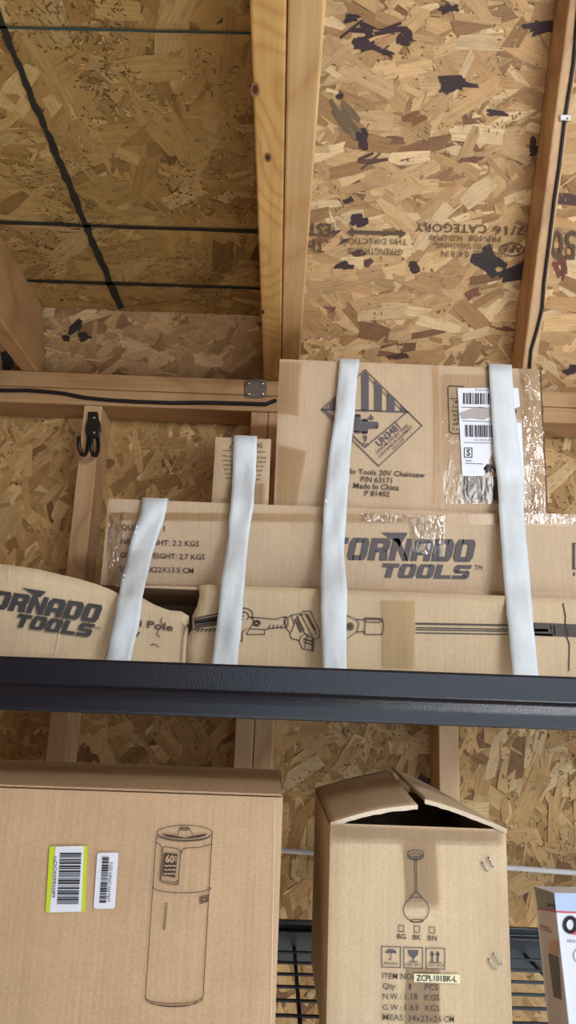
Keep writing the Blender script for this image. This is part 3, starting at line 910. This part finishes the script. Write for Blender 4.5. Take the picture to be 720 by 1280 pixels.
for s_, a_, b_, h_ in (('Tornado Tools 20V Chainsaw', (410,590.5), (531,597), 6.6), ('P/N 63171', (451,602), (490,604), 6.8), ('Made In China', (442,610), (499,613), 6.8), ('P 81402', (456,619.5), (487,621), 6.6)):
    text(mb, FC, s_, a_, b_, h_, .014, 0, 0, L2)
obj('printed_text', mb, M_ink_text, ch, recalc=False)
mb = MB()
stroke(mb, FC, [(562,482),(560,484),(562,540),(566,542),(580,542)], 1, 0, L2); stroke(mb, FC, [(562,482),(580,483)], 1, 0, L2); stroke(mb, FC, [(563,498),(580,498)], .9, 0, L2)
for k, s_ in enumerate(('The', 'contents', 'batteries', 'Warehouse', 'of Lithium', 'these', 'are')): text(mb, FC, s_, (566,504+k*5.4), (590,504.5+k*5.4), 3, .01, 0, 0, L2)
obj('printed_text', mb, M_ink_text, ch, recalc=False)
mb = MB(); barcode(mb, FC, (577,595), (622,596), (0,29), 30, 0, L2, 4)
text(mb, FC, '1 954220223', (575,628), (614,628), 4.5, 0, 0, 0, L2)
obj('printed_barcode', mb, M_ink_text, ch, recalc=False)
# shipping label with torn bits
lab = [(572,484),(643,484.5),(650,487),(650,508),(644,510),(642,514),(645,519),(643,524),(646,527),(652,529),(655,591),(645,596),(620,596),(604,594),(612,572),(613,560),(608,575),(602,594),(578,595)]
mb = MB(); fill(mb, FC, [(572,485),(648,485),(650,508),(642,511),(642,527),(652,529),(655,592),(634,596),(621,595),(615,566),(604,595),(578,595)], 0, .0040)
sl = obj('shipping_label', mb, M_white, ch, recalc=False)
mb = MB()
barcode(mb, FC, (579,491), (640,492), (0,14), 28, 0, .0046, 9); barcode(mb, FC, (581,531), (644,532), (.5,15), 28, 0, .0046, 10); barcode(mb, FC, (645,559), (651,559), (.6,14), 4, 0, .0046, 11)
stroke(mb, FC, [(577,509),(612,510)], .7, 0, .0046); stroke(mb, FC, [(578,526),(640,528)], .7, 0, .0046); stroke(mb, FC, [(580,553),(618,554)], .7, 0, .0046); stroke(mb, FC, [(582,579),(604,580)], .7, 0, .0046)
text(mb, FC, 'PK 302 SMART 09 08 PRI', (594,488.5), (628,489), 2.4, 0, 0, 0, .0046); text(mb, FC, '1021 030122 99', (593,551), (613,551.5), 2.4, 0, 0, 0, .0046)
stroke(mb, FC, [(580.5,560),(590,560),(590,571.5),(580.5,571.5)], 1.1, 0, .0046, True); text(mb, FC, 'S', (583,569.5), (588,569.5), 8, .03, 0, 0, .0046); text(mb, FC, 'Smart', (582,577), (590,577), 3, 0, 0, 0, .0046)
obj('label_print', mb, M_black_print, sl, recalc=False)
mb = MB(); fill(mb, FC, [(574,516),(585,512),(600,508),(614,511),(614,520),(604,525),(590,523),(577,524)], 0, .0043); obj('torn_patch', mb, flat('torn_grey_paper', lin(176,168,166), .8), sl, recalc=False)
mb = MB(); text(mb, FC, 'IN', (608,590), (622,590), 9, .05, .1, 0, .0040); fill(mb, FC, [(604,586),(609,579),(608,590)], 0, .0040); obj('dark_scrap', mb, M_ink_dark, ch, recalc=False); mb = MB(); fill(mb, FC, [(643,512),(646,512),(645,518),(643,518)], 0, .0046); obj('dark_scrap', mb, M_ink_dark, ch, recalc=False); mb = MB(); fill(mb, FC, [(647,588),(650,586),(650,592),(647,592)], 0, .0046); obj('dark_scrap', mb, M_ink_dark, ch, recalc=False)
tape_patch('wide_tape', FC, ((551,468),(660,470),(664,630),(555,630)), M_tape_clear, ch, .0036)
tape_patch('lower_tape', FC, ((632,596),(668,596),(674,634),(640,634)), M_tape_wrinkled, ch, .0050)
tape_patch('corner_tape', FC, ((352,452),(378,452),(374,520),(348,517)), M_tape_brown, ch, .0036)
tape_patch('lower_corner_tape', FC, ((349,556),(384,564),(372,632),(346,632)), M_tape_brown, ch, .0036)
tape_patch('seam_tape', FC, ((541,458),(549,458),(555,632),(543,632)), M_tape_brown, ch, .0034)
# wrinkled tape folded round the right corner
mb = MB()
rows = []
for j in range(25):
    v = j/24
    z = CZ1-.001+(CZ0+.002-CZ1)*v
    r = []
    for i in range(13):
        u = i/12
        x = CX1-.035+.0365*min(u*1.25, 1)
        y = CY0-.0045+(.0 if u < .8 else (u-.8)/.2*.03)
        y -= .0035*max(0, mnoise.noise(Vector((u*5, v*7, 2)))+.2)*(1 if u < .8 else .3)
        x += .003*max(0, mnoise.noise(Vector((u*3, v*9, 7))))*(1 if u >= .75 else 0)
        r.append(Vector((x, y, z)))
    rows.append(r)
C = 13
mb.add([q for r in rows for q in r], [(j*C+i, (j+1)*C+i, (j+1)*C+i+1, j*C+i+1) for j in range(24) for i in range(12)], 0, True)
obj('wrinkled_tape', mb, M_tape_wrinkled, ch, recalc=False)

# --- small carton --------------------------------------------------------
sm = thing('small_carton', 'small upright carton with a printed warning, left of the hazard marked carton', 'box', (-.068, 1.2, TZ1+.0008))
SX0, SX1, SY0, SY1, SZ1 = -.1165, -.0235, 1.165, 1.25, .418
FS = Front(SY0)
mb = MB(); carton(mb, SX0, SX1, SY0, SY1, TZ1+.0008, SZ1, 12, 14, .0008, 21, .001); obj('carton_body', mb, M_card_rough, sm)
mb = MB()
stroke(mb, FS, [(287,560),(292,552.5),(297,560)], 1, 0, .0024, True)
text(mb, FS, 'WARNING', (301,559), (328,560), 6, .01, 0, 0, .0024)
for k, s_ in enumerate(('This product can expose you', 'chemicals including lead', 'components known to', 'the State to cause cancer', 'and birth defects or', 'for more go to')):
    text(mb, FS, s_, (277+k, 571+k*5.5), (333-k*1.5, 573+k*5.5), 2.9, .01, 0, 0, .0024)
stroke(mb, FS, [(278,563),(332,565)], .7, 0, .0024)
obj('printed_text', mb, M_ink_text, sm, recalc=False)
tape_patch('clear_tape', FS, ((286,604),(333,604),(332,629),(284,629)), M_tape_clear, sm, .0036)

# --- white strips hanging down the front ---------------------------------
def strap(rows_px, back, label, seed, fold=.0035, thick=.0006):
    rows = []
    (xl, xr, y, Y) = rows_px[0]
    a, b = at(xl, y, Y), at(xr, y, Y)
    z = back[0]
    a = Vector((a.x, a.y, z+.0026)); b = Vector((b.x, b.y, z+.0026))
    rows.append([(a+(b-a)*(i/6))+Vector((0, back[1], 0)) for i in range(7)])
    rows.append([(a+(b-a)*(i/6))+Vector((0, .008, 0)) for i in range(7)])
    rows.append([(a+(b-a)*(i/6))+Vector((0, 0, -.001)) for i in range(7)])
    rnd = random.Random(seed)
    pts = rows_px
    for k in range(len(pts)-1):
        p_, q_ = pts[k], pts[k+1]
        n = 5
        for s_ in range(1 if k == 0 else 0, n):
            t_ = s_/n
            xl, xr, y, Y = [p_[c]+(q_[c]-p_[c])*t_ for c in range(4)]
            r = []
            for i in range(7):
                u = i/6
                w = fold*mnoise.noise(Vector((u*1.6+seed+y*.006, y*.026, seed*2.3)))+.0015*math.sin(u*math.pi)
                edge = 1.0*mnoise.noise(Vector((y*.05, seed, 0 if i < 3 else 5))) if i in (0, 6) else 0
                r.append(at(xl+(xr-xl)*u+edge, y, Y-.001-max(-.0008, w)))
            rows.append(r)
    xl, xr, y, Y = pts[-1]
    r = []
    for i in range(7):
        q = at(xl+(xr-xl)*i/6, y, Y)
        r.append(Vector((q.x, q.y, max(q.z, DECK1+.002))))
    rows.append(r)
    mb = MB()
    mb.sheet(rows, thick, Vector((0, 1, .3)).normalized())
    return tag(obj('tape_strip', mb, M_strap), label, 'tape strip', 'white strips hanging down the stacked cartons')
S0 = .006
strap([(177,209,633,TY0-S0),(170,203,655,TY0-.012),(160,191,690,TY0-.02),(152,184,722,1.085),(147,178,748,1.052),(140,173,785,1.042),(130,163,824,1.034),(128,161,842,1.03)], (TZ1, .10), 'twisted white tape strip furthest left, crossing the logo flap edge', 1.3, .011)
strap([(292,321,550,SY0-S0),(291,320,590,SY0-.008),(288,317,632,TY0-.012),(285,311,670,TY0-.02),(277,306,722,1.086),(271,302,780,1.078),(265,297,828,1.072),(265,296,846,1.07)], (SZ1, .07), 'white tape strip hanging from the top of the small upright carton', 2.1, .006)
strap([(424,449,454,CY0-S0),(422,446,478,CY0-.010),(418,443,520,CY0-.014),(411,438,570,CY0-.016),(405,434,632,CY0-.028),(402,430,690,CY0-.04),(401,434,740,1.082),(402,433,790,1.075),(404,433,833,1.07),(404,433,848,1.07)], (CZ1, .12), 'white tape strip covering the left side of the diamond hazard mark', 3.7, .007)
strap([(611,640,461,CY0-.0085),(614,643,510,CY0-.0095),(617,650,560,CY0-.011),(622,655,600,CY0-.013),(624,655,640,CY0-.03),(629,662,720,CY0-.05),(634,666,770,1.085),(641,673,843,1.07),(642,674,860,1.07)], (CZ1, .12), 'white tape strip hanging over the torn shipping label at right', 5.2)

# --- big carton at lower left ---------------------------------------------
BX0, BX1, BY0, BY1 = -.52, .0135, .93, 1.245
BZ0, BZ1 = DECK0+.0012, -.1165
FB = Front(BY0)
big = thing('humidifier_carton', 'big brown carton with a line drawing of a tall cylindrical humidifier, at lower left', 'box', (-.25, 1.09, BZ0))
mb = MB(); carton(mb, BX0, BX1, BY0, BY1, BZ0, BZ1, 40, 22, .0008, 31, .0015); obj('carton_body', mb, M_card_warm, big)
mb = MB(); 
mb.box(BX0+.001, BX1-.001, 1.02, 1.155, BZ1+.0004, BZ1+.001); obj('top_tape', mb, flat('brown_parcel_tape', lin(104,76,52), .22, bump=.3, bscale=30), big)
mb = MB(); mb.box(BX0+.001, BX1-.002, BY0+.006, 1.088, BZ1+.0012, BZ1+.0036); mb.box(BX0+.001, BX1-.002, 1.090, BY1-.002, BZ1+.0012, BZ1+.0036); obj('top_flap', mb, M_card_warm, big)
LB = .0032
mb = MB()
Sb = lambda pts, w=.9, c=False: stroke(mb, FB, pts, w, 0, LB, c)
Sb(arc(231,1041,34.5,9.5,n=40)); Sb([(197,1042),(195,1052)]); Sb([(265.5,1042),(264.5,1056)]); 
Sb([(197,1047)]+arc(231,1043.5,33,8,165,15,20), .9)
fill(mb, FB, arc(231,1042,28,6,180,0,20)+[(245,1044),(231,1047),(217,1044)], 0, LB)
Sb([(222,1044),(224,1038),(226,1036),(236,1036),(238,1038),(241,1044)]); Sb(arc(231,1036,6,1.8,n=14)); Sb([(228,1035),(229,1037)],.7); Sb([(233,1035),(233,1037)],.7)
Sb([(195,1052),(182,1244)], .9); Sb([(264.5,1056),(254,1246)], .9)
Sb([(195,1053),(200,1056),(203,1060),(202,1064)]); Sb([(227,1066),(228,1062),(232,1060),(250,1059),(264.5,1055)]); Sb([(195,1055)], .9)
Sb([(192,1108)]+arc(228,1109,36.5,7,175,5,24)+[(262,1110)], .9)
Sb([(206,1058),(222,1061),(226,1064),(223,1103),(220,1106),(202,1103),(200,1100),(203,1061)], 1.0, True)
Sb([(200,1098),(203,1101),(219,1103),(223,1100)], .9); Sb([(223,1100),(223,1106)], .8); Sb([(205,1064),(201,1098)], .7)
fill(mb, FB, [(206,1066),(222,1067.5),(219,1097),(203,1094.5)], 0, LB)
Sb([(207,1129),(209,1129),(206,1162),(204.5,1162),(207,1129)], .8)
Sb([(250,1121),(260,1118.5),(259.5,1127),(250,1129.5)], 1.0, True); Sb([(252,1123),(258,1121.5),(258,1125.5),(252,1127)], 1.6, True)
Sb([(182,1244)]+arc(217,1246,36,8.5,172,4,24)+[(254,1246)], .9); Sb([(182,1247)]+arc(217,1249,35,8.5,172,6,24)+[(254,1249)], .9); Sb(arc(217,1250,30,8.5,160,12,22), .8)
obj('printed_picture', mb, M_line, big, recalc=False)
mb = MB()
text(mb, FB, '60', (206.5,1077.5), (217,1078.5), 9, .03, 0, 0, LB+.0008)
for r_ in range(3):
    for c_ in range(3): stroke(mb, FB, [(206+c_*5-r_*.5,1082+r_*5),(209.5+c_*5-r_*.5,1082.5+r_*5)], 1.6, 0, LB+.0008)
for r_ in range(3): stroke(mb, FB, [(218,1070.5+r_*2.6),(220.5,1071+r_*2.6)], 1.3, 0, LB+.0008)
obj('display_digits', mb, M_card_warm, big, recalc=False)
mb = MB(); fill(mb, FB, [(62,1059),(64,1058),(108,1057),(109.5,1059),(106.5,1138),(105,1140),(58,1141),(57,1139)], 0, LB); fill(mb, FB, [(69.5,1058.2),(105,1057.5),(101.5,1139.6),(62,1140.4)], 1, LB+.0004)
lb = obj('barcode_sticker', mb, [M_lime, M_white], big, recalc=False); lb['label'] = 'white barcode sticker with lime edges'
mb = MB()
barcode(mb, FB, (75,1066), (71,1131), (27,0), 26, 0, LB+.001, 17); text(mb, FB, 'tsDON990089', (67.5,1070), (64.5,1122), 4.5, .0, 0, 0, LB+.001)
obj('label_print', mb, M_black_print, lb, recalc=False)
mb = MB(); fill(mb, FB, [(124,1066),(146,1065.5),(148,1067),(143.5,1134),(141,1136),(119,1136),(117,1134),(121.5,1068)], 0, LB)
lb = obj('barcode_sticker', mb, M_white, big, recalc=False); lb['label'] = 'narrow white barcode sticker'
mb = MB(); barcode(mb, FB, (128,1071), (124,1130), (8.5,0), 24, 0, LB+.001, 18); text(mb, FB, 'LPN PM CPNM 3573', (137.5,1127), (141,1078), 4, 0, 0, 0, LB+.001); obj('label_print', mb, M_black_print, lb, recalc=False)
mb = MB(); Sb([(344,1000),(343,1060),(341,1150),(339,1285)], .8); obj('edge_crease', mb, M_flute, big, recalc=False)

# --- open carton, lower middle ------------------------------------------
KX0, KX1, KY0, KY1 = .0705, .2785, .93, 1.27
KZ0, KZ1 = DECK0+.0012, -.143
FK = Front(KY0)
kc = thing('pendant_lamp_carton', 'open-topped carton printed with a hanging globe lamp, at lower middle', 'box', (.175, 1.1, KZ0))
mb = MB(); t_ = .004
carton(mb, KX0, KX1, KY0, KY0+t_, KZ0, KZ1, 22, 26, .0010, 41, .001)
mb.box(KX0, KX0+t_, KY0+t_, KY1, KZ0, KZ1); mb.box(KX1-t_, KX1, KY0+t_, KY1, KZ0, KZ1)
mb.box(KX0+t_, KX1-t_, KY1-t_, KY1, KZ0, KZ1); mb.box(KX0+t_, KX1-t_, KY0+t_, KY1-t_, KZ0, KZ0+t_)
obj('carton_body', mb, M_card_pale, kc)
def flap_sheet(p00, p01, p10, p11, seed, nu=12, nv=14, bow=.004):
    """p00,p01 hinge front/back; p10,p11 free edge front/back"""
    rows = []
    for j in range(nv+1):
        v = j/nv
        r = []
        for i in range(nu+1):
            u = i/nu
            a = Vector(p00).lerp(Vector(p01), v); b = Vector(p10).lerp(Vector(p11), v)
            q = a.lerp(b, u)
            q.z += bow*math.sin(u*math.pi)*(1-.4*v)+.0018*mnoise.noise(Vector((u*4, v*4, seed)))*u
            if i == nu:
                q.x += .0012*mnoise.noise(Vector((v*22, seed, 1)))
            r.append(q)
        rows.append(r)
    return rows
lf_front, lf_back = at(522,1006,KY0+.004), at(486,963,KY1-.01)
rf_front, rf_back = at(531,1003,KY0+.012), at(489,963,KY1-.012)
mb = MB(); mb.sheet(flap_sheet((KX0,KY0,KZ1+.001), (KX0,KY1,KZ1+.001), lf_front, lf_back, 3), .0036, Vector((0,0,-1)))
obj('top_flap', mb, M_card_rough, kc)
mb = MB(); mb.sheet(flap_sheet((KX1,KY0,KZ1+.001), (KX1,KY1,KZ1+.001), rf_front+Vector((0,0,.004)), rf_back+Vector((0,0,.006)), 8, bow=.002), .0036, Vector((0,0,-1)))
obj('top_flap', mb, M_card_rough, kc)
# pale torn paper along the front edges of the flaps
mb = MB()
def edge_strip(A, B, seed, bow):
    pts = []
    for k in range(15):
        u = k/14
        q = A.lerp(B, u); q.z += bow*math.sin(u*math.pi)
        pts.append(q)
    for k in range(14):
        a, b = pts[k], pts[k+1]
        w0 = .0046+.003*abs(mnoise.noise(Vector((k*.7, seed, 0)))); w1 = .0046+.003*abs(mnoise.noise(Vector(((k+1)*.7, seed, 0))))
        o_ = Vector((0,-.0012,0))
        mb.add([a+o_, b+o_, b+o_-Vector((0,0,w1)), a+o_-Vector((0,0,w0)), a, b, b-Vector((0,0,w1)), a-Vector((0,0,w0))], [(0,3,2,1),(4,5,6,7),(0,1,5,4),(1,2,6,5),(2,3,7,6),(3,0,4,7)])
edge_strip(Vector((KX0,KY0,KZ1+.001)), lf_front, 2, .004); edge_strip(Vector((KX1,KY0,KZ1+.001)), rf_front+Vector((0,0,.004)), 5, .002)
obj('torn_edge', mb, M_flute, kc)
# inner flaps folded down
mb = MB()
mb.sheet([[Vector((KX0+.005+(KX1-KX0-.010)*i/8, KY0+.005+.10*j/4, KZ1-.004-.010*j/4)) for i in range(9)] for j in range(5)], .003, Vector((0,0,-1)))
obj('inner_flap', mb, M_inside_shade, kc)
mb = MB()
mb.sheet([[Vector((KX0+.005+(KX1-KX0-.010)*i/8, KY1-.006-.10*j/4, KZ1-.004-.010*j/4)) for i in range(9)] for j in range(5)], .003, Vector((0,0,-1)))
obj('inner_flap', mb, M_inside_shade, kc)
LK = .0026
mb = MB()
Sk = lambda pts, w=.9, c=False: stroke(mb, FK, pts, w, 0, LK, c)
Sk(arc(519.5,1067,10,4.6,n=26), 1.0); Sk(arc(519.5,1069.5,10,5.5,0,180,18), 1.0); Sk(arc(519.5,1070,8,4,0,360,20), .8); Sk([(518.5,1070),(518.5,1078)], 1); Sk([(520.5,1070),(520.5,1078)], 1)
Sk([(518.3,1078),(519,1115)], .8); Sk([(520.6,1078),(521,1115)], .8); Sk([(516.5,1116),(523.5,1116),(524,1119),(527,1120),(527,1122),(514,1121.5),(514,1119.5),(516.5,1119)], 1, True)
Sk(arc(520.5,1137,15.8,15.6,-65,248,40), .9); Sk([(514,1121.5),(513,1123)]); Sk([(527,1122),(528,1123)]); Sk(arc(521,1151,8,2,n=20), .9)
obj('printed_picture', mb, M_line, kc, recalc=False)
for x, y in ((498.5,1156.5),(518,1157.5),(537,1158.5)):
    mb = MB(); Sk([(x,y),(x+6.5,y+.3),(x+6.3,y+8),(x-.2,y+7.7)], .8, True); obj('printed_checkbox', mb, M_line, kc, recalc=False)
mb = MB()
for s_, a_, b_ in (('BG',(496.5,1173.5),(507.5,1174)), ('BK',(516,1174.5),(526.5,1175)), ('BN',(535,1175.5),(546,1176))): text(mb, FK, s_, a_, b_, 6.3, .01, 0, 0, LK)
obj('printed_text', mb, M_ink_text, kc, recalc=False)
mb = MB()
def kt(s_, xa, xb, y, h_=7.4, mi=0): text(mb, FK, s_, (xa,y), (xb,y+(xb-xa)*.025), h_, .004, 0, mi, LK)
kt('ITEM NO:', 478, 517, 1223.5); kt('Qty:', 478.5, 496, 1236); kt('1', 511, 514, 1236.8); kt('PCS', 531, 548, 1237.5)
kt('N.W.:', 478.5, 501, 1249); kt('1.18', 506.5, 522, 1249.6); kt('KGS', 531, 549.5, 1250.6); kt('G.W.:', 478.5, 501.5, 1262.5); kt('1.63', 506, 523, 1263); kt('KGS', 531.5, 549.5, 1264); kt('MEAS:', 478.5, 506, 1275); kt('34x23x26', 510, 552, 1276.4); kt('CM', 554.5, 567.5, 1277.5)
obj('printed_text', mb, M_ink_text, kc, recalc=False)
mb = MB(); fill(mb, FK, [(517.5,1217),(575,1218),(575,1229.5),(517.5,1227.5)], 0, LK+.0012)
lb = obj('item_sticker', mb, flat('cream_sticker', lin(236,228,186), .55), kc, recalc=False); lb['label'] = 'cream sticker with item number'
mb = MB(); text(mb, FK, 'ZCPL101BK-L', (520.5,1226), (571,1227.2), 7.2, .015, 0, 0, LK+.002); obj('label_print', mb, M_black_print, lb, recalc=False)
mb = MB()
for x, y in ((477.3,1183),(505,1184),(532.8,1185)):
    Sk([(x,y),(x+23.5,y+.6),(x+23.3,y+26.5),(x,y+25.8)], 1.0, True)
fill(mb, FK, arc(489,1191.5,7,5,180,360,16), 0, LK); Sk([(489,1191),(489,1198),(487.5,1200),(486,1198.5)], .9)
fill(mb, FK, [(510,1187.5),(523.5,1188),(522,1194),(518.5,1197),(515,1197),(511.5,1194)], 0, LK); Sk([(516.8,1196),(516.8,1201)], 1.4); Sk([(512.5,1202),(521.5,1202.3)], 1.4)
for x in (540.5, 547.5): fill(mb, FK, [(x-2.8,1194),(x,1188.5),(x+2.8,1194.2)], 0, LK); Sk([(x,1193),(x,1202)], 2)
Sk([(536.5,1203),(551.5,1203.5)], 1.2)
for s_, xa, xb, y in (('FRAGILE',480,497.5,1205.5), ('KEEP DRY',507,526,1207), ("DON'T DROP",534,555,1208)): text(mb, FK, s_, (xa,y), (xb,y+.4), 3, .01, 0, 0, LK)
obj('handling_symbols', mb, M_ink, kc, recalc=False)
tape_patch('top_tape', FK, ((414,1028),(633,1037),(633,1056),(413,1052)), M_tape_brown, kc, .0032)
tape_patch('center_tape', FK, ((506,1050),(549,1052),(553,1135),(510,1134)), M_tape_brown, kc, .0040)
tape_patch('center_tape', FK, ((508,1209),(551,1211),(552,1290),(508,1290)), M_tape_brown, kc, .0022)
for a_, b_ in (((603,1078),(610,1088)), ((611,1072),(617,1083)), ((611,1199),(620,1211)), ((617,1192),(627,1205))):
    mb = MB()
    A, B = Vector(a_), Vector(b_)
    mb.tube([FK.p(*A, .0005), FK.p(*A, .0032), FK.p(*(A.lerp(B, .1)), .0036), FK.p(*(A.lerp(B, .9)), .0036), FK.p(*B, .0032), FK.p(*B, .0005)], .0010, 6)
    obj('staple', mb, M_steel, kc)

# --- tile tool box, right edge -----------------------------------------
A, B = at(692.5,1116,.90), at(667,1107.5,.985)
Ab = min((at(711,1280,.84+.001*k) for k in range(120)), key=lambda q: abs((A-q).normalized().dot((B-A).normalized())))
e3 = (A-Ab).normalized()
e2 = (B-A); e2 -= e3*e2.dot(e3); dep = e2.length; e2.normalize()
e1 = e2.cross(e3).normalized()
hq = (A.z-(DECK0+.004))/e3.z
wq = .13
qb = thing('tile_tool_box', 'white retail box with red stripe and a big black letter, leaning at lower right', 'box', tuple(A-e3*hq+e1*wq/2+e2*dep/2))
c = [A-e3*hq, A-e3*hq+e1*wq, A-e3*hq+e1*wq+e2*dep, A-e3*hq+e2*dep]
c += [q+e3*hq for q in c]
M_gloss = flat('glossy_white_card', lin(220,224,236), .3); M_gside = flat('grey_box_band', lin(112,108,108), .4); M_gtop = flat('blue_grey_box_band', lin(176,196,226), .35); M_red = flat('red_stripe', lin(206,70,76), .4); M_lgrey = flat('pale_box_side', lin(206,198,200), .45)
zlow = min(q.z for q in c)
mb = MB(); mb.hexa(c, 0); o = obj('carton_body', mb, [M_gloss], qb, bevel=.001)
QF, QL = Plane(A, -e2), Plane(A, -e1)
mb = MB(); quad(mb, QL, [(693,1138),(692.3,1116.5),(667.6,1107.8),(672,1136)], 0, .0010); obj('grey_band', mb, M_gside, qb, recalc=False)
mb = MB(); quad(mb, QL, [(710.5,1280),(712,1300),(690,1300),(672,1136.5),(695,1140)], 0, .0008); obj('side_panel', mb, M_lgrey, qb, recalc=False)
mb = MB(); quad(mb, QF, [(695,1139),(740,1141),(740,1118),(693,1116.5)], 0, .0008); obj('top_band', mb, M_gtop, qb, recalc=False)
mb = MB(); stroke(mb, QF, [(695,1139.5),(740,1141.5)], 2.0, 0, .0012); stroke(mb, QL, [(672,1136.5),(695,1139.5)], 1.6, 0, .0014)
text(mb, QL, 'Ultra-tite', (674,1158), (685,1161), 3.2, .02, 0, 0, .0014); text(mb, QL, 'Professional', (675,1162), (689.5,1166), 2.8, .02, 0, 0, .0014); fill(mb, QF, [(714,1168),(721,1163),(724,1169)], 0, .0018)
obj('red_print', mb, M_red, qb, recalc=False)
mb = MB()
stroke(mb, QF, arc(713,1156,7,9,n=24), 4.6, 0, .0012)
text(mb, QL, '83-0', (684,1132.5), (691,1134), 4, .02, 0, 0, .0016)
obj('black_letter', mb, M_black_print, qb, recalc=False)
mb = MB(); text(mb, QF, 'WHERE', (708,1178), (736,1180), 4.2, .0, 0, 0, .0012); stroke(mb, QF, arc(725,1194,8,9,n=20), 1, 0, .0012); obj('printed_text', mb, M_gside, qb, recalc=False)
mb = MB(); quad(mb, QL, [(702,1250),(698,1196),(685,1191),(692,1246)], 0, .0012); obj('product_picture', mb, flat('dark_picture', lin(86,82,82), .5), qb, recalc=False)
mb = MB(); fill(mb, QL, [(686,1185),(689,1177),(694,1175),(699,1178),(697,1183),(696,1193),(692,1194),(688,1191)], 0, .0014); obj('hand_picture', mb, flat('skin_picture', lin(206,160,142), .6), qb, recalc=False)

# ------------------------------------------------------------------ raise everything from eye level to the floor datum
for o in scene.objects:
    if o.parent is None and o.type in {'MESH', 'EMPTY'}:
        o.location.z += H
